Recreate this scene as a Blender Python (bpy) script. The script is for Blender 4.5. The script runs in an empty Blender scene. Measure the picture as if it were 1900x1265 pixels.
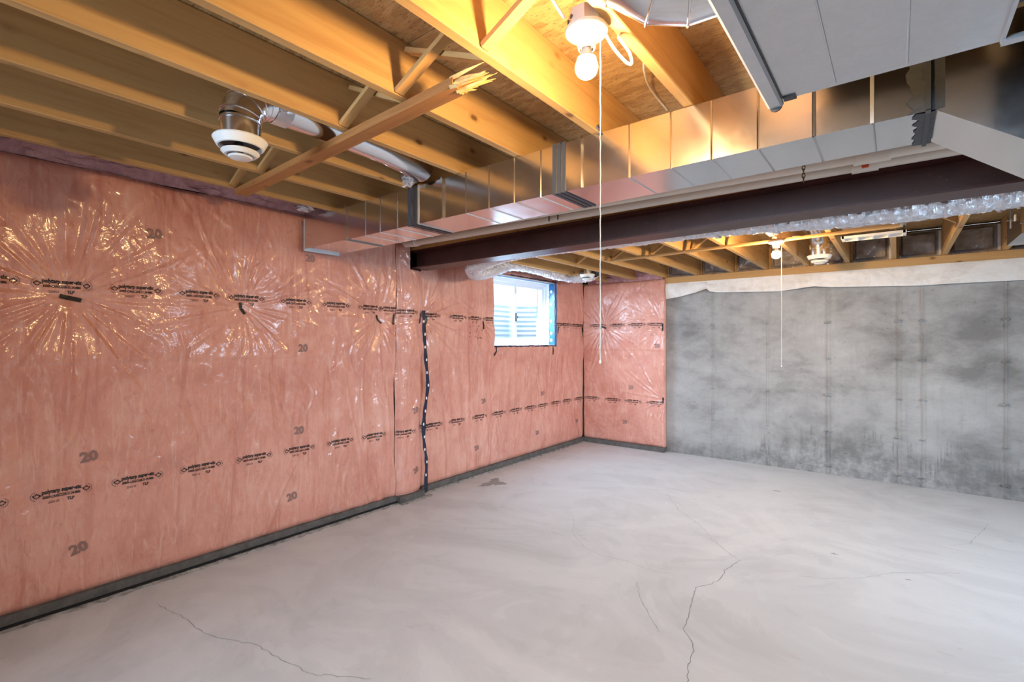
import bpy, math, random
import numpy as np
from mathutils import Vector, Matrix

random.seed(7)
SC = bpy.context.scene
COL = SC.collection

# ------------------------------------------------------------------ camera
FPX, YAW, EYE = 910.0, 0.66528, 1.42
cam = bpy.data.cameras.new('camera')
cam.sensor_fit = 'HORIZONTAL'; cam.sensor_width = 36.0
cam.lens = FPX / 1900.0 * 36.0
cam.clip_start = 0.02; cam.clip_end = 200
co = bpy.data.objects.new('camera', cam); COL.objects.link(co)
co.location = (0, 0, EYE); co.rotation_euler = (math.pi / 2, 0, YAW)
SC.camera = co

# ------------------------------------------------------------------ world, light, exposure
w = bpy.data.worlds.new('overcast_sky'); SC.world = w; w.use_nodes = True
bgn = w.node_tree.nodes['Background']
bgn.inputs[0].default_value = (0.72, 0.87, 1.0, 1); bgn.inputs[1].default_value = 7.0
SC.view_settings.view_transform = 'Standard'; SC.view_settings.look = 'None'
SC.view_settings.gamma = 1.0; SC.view_settings.use_curve_mapping = False
SC.view_settings.exposure = 0.0
BULB_STRENGTH = 1350.0
BULB2_STRENGTH = 1500.0
BULB_COL = (1.0, 0.64, 0.27, 1)


def area(name, loc, aim, sx, sy, power, col, spread=130):
    l = bpy.data.lights.new(name, 'AREA'); l.shape = 'RECTANGLE'; l.size = sx; l.size_y = sy; l.spread = math.radians(spread)
    rot = (Vector(aim) - Vector(loc)).to_track_quat('-Z', 'Y').to_euler()
    l.energy = power; l.color = col
    o = bpy.data.objects.new(name, l); COL.objects.link(o); o.location = loc; o.rotation_euler = rot
    return o


# added unseen fill lights right and rear, then daylight at the basement window
area('fill_light_right', (3.45, 3.4, 1.75), (-1.6, 4.6, 0.0), 2.2, 1.0, 80, (0.60, 0.79, 1.0), 90)
area('fill_light_rear', (-1.5, -2.40, 1.75), (-0.8, 5.2, 0.2), 2.2, 1.0, 56, (0.60, 0.79, 1.0), 80)
area('daylight_basement_window', (-3.78, 4.75, 1.85), (-2.0, 4.7, 0.2), 1.0, 0.7, 46, (0.58, 0.78, 1.0), 160)

# ------------------------------------------------------------------ materials


class NT:
    def __init__(s, name):
        s.m = bpy.data.materials.new(name); s.m.use_nodes = True
        s.t = s.m.node_tree; s.b = s.t.nodes['Principled BSDF']; s.out = s.t.nodes['Material Output']

    def n(s, typ, ins=None, **kw):
        x = s.t.nodes.new('ShaderNode' + typ)
        for k, v in kw.items(): setattr(x, k, v)
        for k, v in (ins or {}).items():
            if isinstance(v, bpy.types.NodeSocket): s.t.links.new(v, x.inputs[k])
            else: x.inputs[k].default_value = v
        return x

    def link(s, a, b): s.t.links.new(a, b)

    def obj(s, scale=(1, 1, 1), rnd=False):
        tc = s.n('TexCoord')
        src = tc.outputs['Object']
        if rnd:
            oi = s.n('ObjectInfo')
            mv = s.n('VectorMath', {0: src}, operation='ADD')
            ml = s.n('Math', {0: oi.outputs['Random'], 1: 37.0}, operation='MULTIPLY')
            s.link(ml.outputs[0], mv.inputs[1]); src = mv.outputs[0]
        mp = s.n('Mapping', {'Vector': src}); mp.inputs['Scale'].default_value = scale
        return mp.outputs[0]

    def noise(s, vec, scale, detail=4, rough=0.55, dist=0.0):
        return s.n('TexNoise', {'Vector': vec, 'Scale': scale, 'Detail': detail, 'Roughness': rough, 'Distortion': dist}).outputs['Fac']

    def ramp(s, fac, stops, interp='LINEAR'):
        r = s.n('ValToRGB', {'Fac': fac}); cr = r.color_ramp; cr.interpolation = interp
        while len(cr.elements) < len(stops): cr.elements.new(0.5)
        for e, (p, c) in zip(cr.elements, stops):
            e.position = p; e.color = (*c, 1) if len(c) == 3 else c
        return r.outputs['Color']

    def fac(s, fac, a, b):
        r = s.n('MapRange', {'Value': fac, 'From Min': a, 'From Max': b}); r.clamp = True
        return r.outputs[0]

    def mix(s, fac, a, b, mode='MIX'):
        x = s.n('Mix', data_type='RGBA', blend_type=mode)
        for i, v in ((0, fac), (6, a), (7, b)):
            if isinstance(v, bpy.types.NodeSocket): s.link(v, x.inputs[i])
            elif i == 0: x.inputs[0].default_value = v
            else: x.inputs[i].default_value = (*v, 1) if len(v) == 3 else v
        return x.outputs[2]

    def bump(s, h, strength, dist=0.01, normal=None):
        b = s.n('Bump', {'Height': h, 'Strength': strength, 'Distance': dist})
        if normal is not None: s.link(normal, b.inputs['Normal'])
        return b.outputs[0]

    def set(s, **kw):
        names = dict(col='Base Color', rough='Roughness', metal='Metallic', normal='Normal', coat='Coat Weight',
                     coat_rough='Coat Roughness', coat_normal='Coat Normal', spec='Specular IOR Level',
                     emit='Emission Color', emit_s='Emission Strength', alpha='Alpha', sheen='Sheen Weight')
        for k, v in kw.items():
            i = s.b.inputs[names[k]]
            if isinstance(v, bpy.types.NodeSocket): s.link(v, i)
            elif isinstance(v, tuple) and len(v) == 3: i.default_value = (*v, 1)
            else: i.default_value = v
        return s.m


def plain(name, col, rough=0.6, metal=0.0, **kw):
    return NT(name).set(col=col, rough=rough, metal=metal, **kw)


def wood(name, light, dark, knot, knots=True, scale=1.0):
    n = NT(name)
    v = n.obj((16 * scale, 0.9 * scale, 16 * scale), rnd=True)
    g = n.noise(v, 1.6, 6, 0.6, 0.6)
    v2 = n.obj((60 * scale, 2.5 * scale, 60 * scale), rnd=True)
    g2 = n.noise(v2, 1.5, 3, 0.6, 0.2)
    c = n.ramp(g, [(0.25, dark), (0.55, light)])
    c = n.mix(n.n('Math', {0: n.fac(g2, 0.58, 0.80), 1: 0.35}, operation='MULTIPLY').outputs[0], c, tuple(x * 0.75 for x in dark)) if knots else c
    if knots:
        vk = n.obj((8.0, 4.6, 8.0), rnd=True)
        vo = n.n('TexVoronoi', {'Vector': vk, 'Scale': 1.0, 'Randomness': 1.0})
        d = vo.outputs['Distance']
        nz = n.noise(n.obj((1, 1, 1)), 30, 2)
        dd = n.n('Math', {0: d, 1: n.n('Math', {0: nz, 1: 0.06}, operation='MULTIPLY').outputs[0]}, operation='ADD').outputs[0]
        km = n.fac(dd, 0.15, 0.09)
        halo = n.fac(dd, 0.22, 0.15)
        c = n.mix(n.n('Math', {0: halo, 1: 0.45}, operation='MULTIPLY').outputs[0], c, tuple(x * 0.8 for x in dark))
        c = n.mix(n.n('Math', {0: km, 1: 0.75}, operation='MULTIPLY').outputs[0], c, knot)
    oi = n.n('ObjectInfo')
    hv = n.n('HueSaturation', {'Color': c, 'Saturation': 1.0})
    mr = n.n('MapRange', {'Value': oi.outputs['Random'], 'To Min': 0.88, 'To Max': 1.06})
    n.link(mr.outputs[0], hv.inputs['Value'])
    return n.set(col=hv.outputs[0], rough=0.62, spec=0.3, normal=n.bump(g2, 0.25, 0.002))


M = {}
M['pine'] = wood('joist_pine', (0.58, 0.362, 0.150), (0.47, 0.256, 0.098), (0.10, 0.035, 0.012))
M['brace'] = wood('brace_pine', (0.60, 0.36, 0.14), (0.50, 0.27, 0.10), (0.20, 0.09, 0.03))
M['rough'] = wood('rough_lumber', (0.44, 0.195, 0.062), (0.31, 0.12, 0.035), (0.16, 0.06, 0.02), scale=1.3)
M['splinter'] = wood('splintered_lumber', (0.86, 0.60, 0.26), (0.62, 0.38, 0.13), (0.4, 0.2, 0.05), knots=False)
M['sill'] = wood('sill_pine', (0.56, 0.33, 0.13), (0.46, 0.25, 0.09), (0.16, 0.07, 0.03))


def mk_osb():
    n = NT('oriented_strand_board')
    v = n.obj((9, 26, 9)); nz = n.n('TexNoise', {'Vector': n.obj((1, 1, 1)), 'Scale': 5.0})
    mv = n.mix(0.25, v, nz.outputs['Color'], 'ADD')
    vo = n.n('TexVoronoi', {'Vector': mv, 'Scale': 1.6, 'Randomness': 1.0})
    hs = n.n('SeparateColor', {0: vo.outputs['Color']})
    fine = n.noise(n.obj((20, 90, 20)), 2.0, 4, 0.6, 0.8)
    c = n.ramp(hs.outputs[0], [(0.0, (0.42, 0.25, 0.10)), (0.5, (0.52, 0.33, 0.145)), (1.0, (0.60, 0.40, 0.19))])
    c = n.mix(n.fac(fine, 0.56, 0.66), c, (0.24, 0.12, 0.045))
    h = n.n('Math', {0: hs.outputs[0], 1: fine}, operation='ADD').outputs[0]
    return n.set(col=c, rough=0.6, normal=n.bump(h, 0.5, 0.006))


M['osb'] = mk_osb()


def mk_galv(name, base=(0.74, 0.75, 0.77), rough=0.17, wob=0.18):
    n = NT(name)
    vo = n.n('TexVoronoi', {'Vector': n.obj((1, 1, 1)), 'Scale': 90.0})
    sp = n.n('SeparateColor', {0: vo.outputs['Color']}).outputs[0]
    lo = n.noise(n.obj((1, 1, 1)), 3.5, 1)
    c = n.mix(n.n('Math', {0: sp, 1: 0.12}, operation='MULTIPLY').outputs[0], base, tuple(x * 0.72 for x in base))
    r = n.n('MapRange', {'Value': n.noise(n.obj((1, 1, 1)), 14.0, 5, 0.7), 'From Min': 0.2, 'From Max': 0.8, 'To Min': rough * 0.85, 'To Max': rough * 1.2}).outputs[0]
    return n.set(col=c, rough=r, metal=1.0, normal=n.bump(lo, wob, 0.012))


M['galv'] = mk_galv('galvanized_sheet')
M['galv_dull'] = mk_galv('galvanized_sheet_dull', (0.62, 0.63, 0.645), 0.5, 0.1)
M['pipe'] = mk_galv('galvanized_pipe', (0.78, 0.79, 0.82), 0.17, 0.1)
M['mastic'] = plain('dark_duct_mastic', (0.045, 0.05, 0.06), 0.5, spec=0.5)
M['seamdark'] = plain('dark_metal_seam', (0.06, 0.06, 0.065), 0.45, 0.5)


def mk_foil():
    n = NT('crinkled_foil')
    a = n.noise(n.obj((26, 9, 9)), 2.2, 5, 0.65, 1.2)
    vo = n.n('TexVoronoi', {'Vector': n.obj((1, 1, 1)), 'Scale': 34.0})
    h = n.n('Math', {0: a, 1: vo.outputs['Distance']}, operation='ADD').outputs[0]
    return n.set(col=(0.83, 0.84, 0.88), rough=0.42, metal=0.85, normal=n.bump(h, 0.8, 0.02))


M['foil'] = mk_foil()


def mk_steel():
    n = NT('oxide_primed_steel')
    a = n.noise(n.obj((1, 1, 1)), 6, 5, 0.6)
    b = n.noise(n.obj((1, 1, 1)), 60, 3, 0.6)
    c = n.ramp(a, [(0.3, (0.050, 0.013, 0.009)), (0.7, (0.078, 0.023, 0.016))])
    c = n.mix(n.fac(b, 0.66, 0.8), c, (0.16, 0.10, 0.10))
    return n.set(col=c, rough=0.42, spec=0.5, normal=n.bump(b, 0.15, 0.003))


M['steel'] = mk_steel()


def mk_poly():
    n = NT('vapour_barrier_over_pink_wool')
    v = n.obj((1, 1, 1))
    big = n.noise(v, 2.2, 5, 0.6, 0.8)
    mid = n.noise(n.obj((1, 3.0, 1.2)), 6.0, 6, 0.68, 1.8)
    fib = n.noise(n.obj((1, 2, 2)), 14.0, 6, 0.75, 2.6)
    c = n.ramp(big, [(0.30, (0.62, 0.255, 0.19)), (0.52, (0.74, 0.345, 0.26)), (0.75, (0.82, 0.44, 0.345))])
    c = n.mix(n.fac(mid, 0.52, 0.95), c, (0.82, 0.50, 0.42))
    c = n.mix(n.n('Math', {0: n.fac(mid, 0.44, 0.28), 1: 0.5}, operation='MULTIPLY').outputs[0], c, (0.52, 0.16, 0.14))
    c = n.mix(n.n('Math', {0: n.fac(fib, 0.55, 0.80), 1: 0.28}, operation='MULTIPLY').outputs[0], c, (0.93, 0.70, 0.64))
    c = n.mix(n.n('Math', {0: n.fac(fib, 0.42, 0.25), 1: 0.22}, operation='MULTIPLY').outputs[0], c, (0.56, 0.20, 0.17))
    stv = n.noise(n.obj((1.0, 8.0, 0.9)), 1.3, 5, 0.62, 1.0)  # vertical streaks: compressed wool tone, plus drape fold shading put into the colour
    stb = n.noise(n.obj((8.0, 8.0, 0.9)), 2.6, 4, 0.6, 1.6)
    c = n.mix(n.n('Math', {0: n.fac(stv, 0.47, 0.33), 1: 0.42}, operation='MULTIPLY').outputs[0], c, (0.50, 0.135, 0.085))
    c = n.mix(n.n('Math', {0: n.fac(stb, 0.56, 0.72), 1: 0.38}, operation='MULTIPLY').outputs[0], c, (0.93, 0.66, 0.56))
    hb = n.n('Math', {0: mid, 1: fib}, operation='ADD').outputs[0]
    cw = n.noise(n.obj((1, 1, 1)), 7.0, 4, 0.6, 1.5)
    return n.set(col=c, rough=0.55, spec=0.25, coat=1.0, coat_rough=0.13, normal=n.bump(hb, 0.18, 0.008),
                 coat_normal=n.bump(cw, 0.7, 0.009))


M['poly'] = mk_poly()


def mk_wool():
    n = NT('pink_glass_wool')
    a = n.noise(n.obj((1, 1, 1)), 9.0, 6, 0.7, 1.0)
    b = n.noise(n.obj((1, 1, 1)), 60.0, 4, 0.7)
    c = n.ramp(a, [(0.3, (0.40, 0.17, 0.19)), (0.7, (0.74, 0.42, 0.42))])
    return n.set(col=c, rough=0.8, coat=0.25, coat_rough=0.25, normal=n.bump(n.n('Math', {0: a, 1: b}, operation='ADD').outputs[0], 0.8, 0.02))


M['wool'] = mk_wool()
M['ink'] = plain('black_print_ink', (0.015, 0.012, 0.012), 0.5)
M['ink_faint'] = plain('faded_print_ink', (0.30, 0.17, 0.145), 0.6)
M['tape'] = plain('black_tape', (0.012, 0.012, 0.015), 0.4)
M['navy'] = plain('navy_sheathing_tape', (0.012, 0.016, 0.045), 0.3, spec=0.6)
M['blue'] = plain('blue_sheathing_tape', (0.02, 0.16, 0.42), 0.3, spec=0.6)
M['dot'] = plain('white_tape_print', (0.85, 0.85, 0.88), 0.4)
M['white'] = plain('white_enamel', (0.80, 0.79, 0.76), 0.35)
M['vinyl'] = plain('white_vinyl_frame', (0.80, 0.84, 0.88), 0.4)
M['pvc'] = plain('off_white_pvc', (0.72, 0.66, 0.58), 0.42)
M['cable'] = plain('white_cable_jacket', (0.85, 0.80, 0.70), 0.45)
M['ceramic'] = plain('white_porcelain', (0.55, 0.53, 0.50), 0.18, coat=0.5)
M['rope'] = plain('white_pull_cord', (0.85, 0.76, 0.62), 0.7)
M['orange'] = plain('orange_tag', (0.75, 0.10, 0.02), 0.5)
M['void'] = plain('dark_gasket', (0.008, 0.008, 0.008), 0.8)
M['brass'] = plain('dark_chain_metal', (0.16, 0.12, 0.07), 0.4, 0.8)


def mk_bulb(name, strength):
    return NT(name).set(col=(1.0, 0.95, 0.85), emit=BULB_COL[:3], emit_s=strength)


M['bulb'] = mk_bulb('lit_bulb_glass', BULB_STRENGTH)
M['bulb2'] = mk_bulb('lit_far_bulb_glass', BULB2_STRENGTH)


def mk_floor():
    n = NT('poured_concrete_floor')
    v = n.obj((1, 1, 1))
    a = n.noise(n.obj((1, 1.6, 1)), 0.8, 5, 0.6, 2.2)
    s = n.noise(n.obj((0.8, 1.0, 1)), 1.1, 7, 0.62, 2.2)
    f = n.noise(v, 55, 5, 0.7)
    sp = n.noise(v, 9, 5, 0.7, 1.0)
    c = n.ramp(a, [(0.30, (0.51, 0.515, 0.525)), (0.7, (0.60, 0.605, 0.615))])
    c = n.mix(n.n('Math', {0: n.fac(s, 0.50, 0.54), 1: 0.35}, operation='MULTIPLY').outputs[0], c, (0.64, 0.645, 0.65))
    c = n.mix(n.n('Math', {0: n.fac(s, 0.42, 0.38), 1: 0.35}, operation='MULTIPLY').outputs[0], c, (0.45, 0.45, 0.455))
    c = n.mix(n.n('Math', {0: n.fac(sp, 0.63, 0.72), 1: 0.40}, operation='MULTIPLY').outputs[0], c, (0.42, 0.415, 0.41))
    c = n.mix(n.n('Math', {0: n.fac(f, 0.5, 0.8), 1: 0.2}, operation='MULTIPLY').outputs[0], c, (0.50, 0.495, 0.49))
    h = n.n('Math', {0: s, 1: n.n('Math', {0: f, 1: 0.3}, operation='MULTIPLY').outputs[0]}, operation='ADD').outputs[0]
    return n.set(col=c, rough=0.75, spec=0.3, normal=n.bump(h, 0.25, 0.006))


M['floor'] = mk_floor()


def mk_conc():
    n = NT('cast_concrete_wall')
    v = n.obj((1, 1, 1))
    sep = n.n('SeparateXYZ', {0: n.n('TexCoord').outputs['Object']})
    a = n.noise(n.obj((0.9, 1, 1.5)), 1.5, 7, 0.66, 0.15)
    st = n.noise(n.obj((1.0, 1.0, 0.10)), 16, 5, 0.7, 0.4)
    f = n.noise(v, 38, 5, 0.7)
    c = n.ramp(a, [(0.34, (0.20, 0.194, 0.184)), (0.50, (0.350, 0.342, 0.328)), (0.66, (0.435, 0.427, 0.412))])
    c = n.mix(n.n('Math', {0: n.fac(st, 0.52, 0.68), 1: 0.30}, operation='MULTIPLY').outputs[0], c, (0.27, 0.265, 0.26))
    c = n.mix(n.n('Math', {0: n.fac(f, 0.55, 0.75), 1: 0.30}, operation='MULTIPLY').outputs[0], c, (0.24, 0.235, 0.23))
    # damp runs rising from the footing, strongest between the third and fourth form joints
    hx = n.n('TexNoise', {'Vector': n.obj((7, 1, 0.35)), 'Scale': 1.0, 'Detail': 6.0, 'Roughness': 0.72, 'Distortion': 0.5}).outputs['Fac']
    wx = n.n('MapRange', {'Value': n.n('Math', {0: n.n('Math', {0: sep.outputs[0], 1: 0.1}, operation='ADD').outputs[0]}, operation='ABSOLUTE').outputs[0], 'From Min': 0.5, 'From Max': 1.6, 'To Min': 0.72, 'To Max': 0.18}).outputs[0]
    top = n.n('Math', {0: n.n('Math', {0: hx, 1: 0.36}, operation='SUBTRACT').outputs[0], 1: 2.6}, operation='MULTIPLY').outputs[0]
    top = n.n('Math', {0: top, 1: wx}, operation='MULTIPLY').outputs[0]
    top = n.n('Math', {0: top, 1: 0.06}, operation='ADD').outputs[0]
    dif = n.n('Math', {0: top, 1: sep.outputs[2]}, operation='SUBTRACT').outputs[0]
    damp = n.fac(dif, -0.02, 0.10)
    dn = n.fac(n.noise(v, 12, 5, 0.7), 0.35, 0.6)
    dm = n.n('Math', {0: damp, 1: dn}, operation='MULTIPLY').outputs[0]
    c = n.mix(n.n('Math', {0: dm, 1: 0.75}, operation='MULTIPLY').outputs[0], c, (0.165, 0.160, 0.155))
    pv = n.n('TexVoronoi', {'Vector': n.mix(0.12, n.obj((1.0, 1.0, 1.5)), n.n('TexNoise', {'Vector': v, 'Scale': 20.0}).outputs['Color'], 'ADD'), 'Scale': 13.0})
    pm = n.n('Math', {0: n.fac(pv.outputs['Distance'], 0.13, 0.07), 1: n.fac(n.noise(v, 2.0, 2), 0.5, 0.62)}, operation='MULTIPLY').outputs[0]
    pm = n.n('Math', {0: pm, 1: n.fac(sep.outputs[2], 0.7, 1.5)}, operation='MULTIPLY').outputs[0]
    c = n.mix(n.n('Math', {0: pm, 1: 0.75}, operation='MULTIPLY').outputs[0], c, (0.10, 0.10, 0.095))
    h = n.n('Math', {0: f, 1: a}, operation='ADD').outputs[0]
    return n.set(col=c, rough=0.7, spec=0.35, normal=n.bump(h, 0.35, 0.008))


M['conc'] = mk_conc()
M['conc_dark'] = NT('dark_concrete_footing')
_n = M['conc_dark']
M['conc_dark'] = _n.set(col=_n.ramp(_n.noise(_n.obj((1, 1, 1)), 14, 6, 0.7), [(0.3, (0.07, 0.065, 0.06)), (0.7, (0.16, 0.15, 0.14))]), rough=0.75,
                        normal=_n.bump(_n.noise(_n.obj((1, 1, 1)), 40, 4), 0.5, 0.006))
M['crack'] = plain('crack_stain_grey', (0.24, 0.235, 0.23), 0.9)  # flat grey of the floor cracks and small stains
_n = NT('mortar_crumbs')
M['mortar'] = _n.set(col=_n.ramp(_n.noise(_n.obj((1, 1, 1)), 22, 6, 0.7), [(0.35, (0.16, 0.15, 0.14)), (0.6, (0.42, 0.40, 0.38))]), rough=0.85,
                     normal=_n.bump(_n.noise(_n.obj((1, 1, 1)), 40, 4), 0.8, 0.01))
_n = NT('building_paper')
M['paper'] = _n.set(col=_n.ramp(_n.noise(_n.obj((1, 1, 1)), 5, 6, 0.6, 1.2), [(0.3, (0.66, 0.61, 0.55)), (0.6, (0.80, 0.77, 0.73))]), rough=0.5,
                    normal=_n.bump(_n.noise(_n.obj((1, 1, 1)), 9, 5, 0.6, 1.8), 0.5, 0.02))
_n = NT('grey_rim_wool_under_film')
M['rim'] = _n.set(col=_n.ramp(_n.noise(_n.obj((1, 1, 1)), 6, 6, 0.7, 1.2), [(0.3, (0.22, 0.18, 0.16)), (0.55, (0.36, 0.31, 0.28)), (0.75, (0.55, 0.49, 0.45))]), rough=0.5,
                  coat=0.6, coat_rough=0.15, normal=_n.bump(_n.noise(_n.obj((1, 1, 1)), 12, 5, 0.6, 1.5), 0.6, 0.02))
_n = NT('white_painted_wall')
M['plaster'] = _n.set(col=(0.55, 0.54, 0.53), rough=0.8)
_n = NT('corrugated_window_well')
M['well'] = _n.set(col=(0.62, 0.72, 0.80), rough=0.45, metal=0.4)


def mk_glass():
    n = NT('window_glass')
    tr = n.n('BsdfTransparent', {'Color': (0.95, 0.98, 1, 1)}); gl = n.n('BsdfGlossy', {'Roughness': 0.02})
    mx = n.n('MixShader', {0: 0.06}); n.link(tr.outputs[0], mx.inputs[1]); n.link(gl.outputs[0], mx.inputs[2])
    n.link(mx.outputs[0], n.out.inputs['Surface'])
    return n.m


M['glass'] = mk_glass()

# ------------------------------------------------------------------ geometry helpers
WL = {}                                           # world location of every object made here


class MB:
    def __init__(s): s.v = []; s.f = []

    def add(s, vs, fs):
        o = len(s.v); s.v += [tuple(p) for p in vs]; s.f += [tuple(i + o for i in f) for f in fs]; return s

    def box(s, a, b):
        (x0, y0, z0), (x1, y1, z1) = a, b
        x0, x1 = sorted((x0, x1)); y0, y1 = sorted((y0, y1)); z0, z1 = sorted((z0, z1))
        v = [(x0, y0, z0), (x1, y0, z0), (x1, y1, z0), (x0, y1, z0), (x0, y0, z1), (x1, y0, z1), (x1, y1, z1), (x0, y1, z1)]
        return s.add(v, [(0, 3, 2, 1), (4, 5, 6, 7), (0, 1, 5, 4), (1, 2, 6, 5), (2, 3, 7, 6), (3, 0, 4, 7)])

    def extr(s, prof, p0, p1, ex, ez):
        """profile (list of (a,b)) swept straight from p0 to p1, a along ex, b along ez"""
        p0, p1, ex, ez = map(Vector, (p0, p1, ex, ez)); n = len(prof)
        v = [p0 + ex * a + ez * b for a, b in prof] + [p1 + ex * a + ez * b for a, b in prof]
        f = [(i, (i + 1) % n, (i + 1) % n + n, i + n) for i in range(n)] + [tuple(range(n))[::-1], tuple(range(n, 2 * n))]
        return s.add(v, f)

    def tube(s, path, r, n=12, caps=True, jitter=None):
        P = [Vector(p) for p in path]; m = len(P)
        rs = r if isinstance(r, (list, tuple)) else [r] * m
        vs = []; prev = None
        for i in range(m):
            t = (P[min(i + 1, m - 1)] - P[max(i - 1, 0)]).normalized()
            if prev is None:
                a = Vector((0, 0, 1)) if abs(t.z) < 0.9 else Vector((1, 0, 0))
                u = t.cross(a).normalized()
            else:
                u = (prev - t * prev.dot(t)).normalized()
            w_ = t.cross(u); prev = u
            for k in range(n):
                an = 2 * math.pi * k / n
                rr = rs[i] * (1 + (jitter(i, k) if jitter else 0))
                vs.append(P[i] + (u * math.cos(an) + w_ * math.sin(an)) * rr)
        fs = [(i * n + k, i * n + (k + 1) % n, (i + 1) * n + (k + 1) % n, (i + 1) * n + k) for i in range(m - 1) for k in range(n)]
        if caps: fs += [tuple(range(n))[::-1], tuple(range((m - 1) * n, m * n))]
        return s.add(vs, fs)

    def lathe(s, prof, c, n=32, axis=(0, 0, 1), squash=1.0):
        """prof list of (r, h) about the axis through c"""
        ax = Vector(axis).normalized(); a = Vector((1, 0, 0)) if abs(ax.x) < 0.9 else Vector((0, 1, 0))
        u = ax.cross(a).normalized(); w_ = ax.cross(u); c = Vector(c); vs = []
        for r, h in prof:
            for k in range(n):
                an = 2 * math.pi * k / n
                vs.append(c + ax * h + (u * math.cos(an) + w_ * math.sin(an)) * max(r, 1e-5))
        fs = [(i * n + k, i * n + (k + 1) % n, (i + 1) * n + (k + 1) % n, (i + 1) * n + k) for i in range(len(prof) - 1) for k in range(n)]
        return s.add(vs, fs)

    def build(s, name, mat, parent=None, smooth=False, sharp=35):
        me = bpy.data.meshes.new(name)
        L = Vector(WL[parent.name]) if parent else Vector((0, 0, 0))
        if not parent:
            a = np.array(s.v); c = (a.min(0) + a.max(0)) / 2; L = Vector((c[0], c[1], a[:, 2].min()))
        me.from_pydata([(p[0] - L.x, p[1] - L.y, p[2] - L.z) for p in s.v], [], s.f)
        me.materials.append(mat)
        import bmesh
        bm = bmesh.new(); bm.from_mesh(me); bmesh.ops.recalc_face_normals(bm, faces=bm.faces); bm.to_mesh(me); bm.free()
        if smooth:
            me.shade_smooth()
            me.set_sharp_from_angle(angle=math.radians(sharp))
        o = bpy.data.objects.new(name, me); COL.objects.link(o)
        if parent: o.parent = parent; WL[o.name] = tuple(L)
        else: o.location = L; WL[o.name] = tuple(L)
        return o


def tag(o, label=None, cat=None, group=None, kind=None):
    if label: o['label'] = label
    if cat: o['category'] = cat
    if group: o['group'] = group
    if kind: o['kind'] = kind
    return o


def empty(name, loc, label, cat, group=None):
    o = bpy.data.objects.new(name, None); COL.objects.link(o); o.location = loc; o.empty_display_size = 0.1
    WL[o.name] = tuple(loc); return tag(o, label, cat, group)


def struct(name, mb, mat, label=None, smooth=False):
    o = mb.build(name, mat, None, smooth); o['kind'] = 'structure'
    if label: o['label'] = label
    return o


def board(name, p0, p1, wd, th, mat, up=(0, 0, 1), parent=None, bev=0.003):
    """lumber from p0 to p1; wd along 'side', th along 'up'; grain follows its own local Y"""
    p0, p1 = Vector(p0), Vector(p1); d = (p1 - p0); L = d.length; y = d.normalized()
    x = y.cross(Vector(up)).normalized(); z = x.cross(y)
    a, b, c = wd / 2, th / 2, bev
    prof = [(-a + c, -b), (a - c, -b), (a, -b + c), (a, b - c), (a - c, b), (-a + c, b), (-a, b - c), (-a, -b + c)]
    mb = MB(); mb.extr(prof, (0, 0, 0), (0, L, 0), (1, 0, 0), (0, 0, 1))
    me = bpy.data.meshes.new(name); me.from_pydata(mb.v, [], mb.f); me.materials.append(mat)
    import bmesh
    bm = bmesh.new(); bm.from_mesh(me); bmesh.ops.recalc_face_normals(bm, faces=bm.faces); bm.to_mesh(me); bm.free()
    o = bpy.data.objects.new(name, me); COL.objects.link(o)
    mt = Matrix.Translation(p0) @ Matrix((x, y, z)).transposed().to_4x4()
    if parent:
        o.parent = parent; mt = Matrix.Translation(-Vector(WL[parent.name])) @ mt
    o.matrix_basis = mt; WL[o.name] = tuple(p0)
    return o


def spline(pts, n=8):
    P = [Vector(p) for p in pts]; out = []
    for i in range(len(P) - 1):
        a, b, c, d = P[max(i - 1, 0)], P[i], P[i + 1], P[min(i + 2, len(P) - 1)]
        for k in range(n):
            t = k / n
            out.append(0.5 * ((2 * b) + (c - a) * t + (2 * a - 5 * b + 4 * c - d) * t * t + (-a + 3 * b - 3 * c + d) * t ** 3))
    out.append(P[-1]); return out


# numpy value noise
_tab = np.random.RandomState(5).rand(64, 256, 256)


def vn(x, y, seed=0):
    t = _tab[seed % 64]; xi = np.floor(x).astype(int); yi = np.floor(y).astype(int)
    fx = x - xi; fy = y - yi; fx = fx * fx * (3 - 2 * fx); fy = fy * fy * (3 - 2 * fy)
    g = lambda i, j: t[(xi + i) % 256, (yi + j) % 256]
    return (g(0, 0) * (1 - fx) + g(1, 0) * fx) * (1 - fy) + (g(0, 1) * (1 - fx) + g(1, 1) * fx) * fy - 0.5


def fbm(x, y, o=4, seed=0):
    s = 0; a = 1
    for k in range(o): s = s + a * vn(x * 2 ** k + 3.1 * k, y * 2 ** k + 1.7 * k, seed + k); a *= 0.5
    return s


# ------------------------------------------------------------------ SETTING: floor, walls, ceiling
XW, YB = -3.60, 6.20          # concrete faces of the left and the back foundation wall
XR, YF = 3.6, -2.6
ZC = 2.52                     # underside of the floor deck above

fl = MB(); fl.box((XW - 0.2, YF - 0.2, -0.12), (XR + 0.2, YB + 0.25, 0.0))
floor = struct('floor', fl, M['floor'], 'grey poured concrete floor with hairline cracks')

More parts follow.
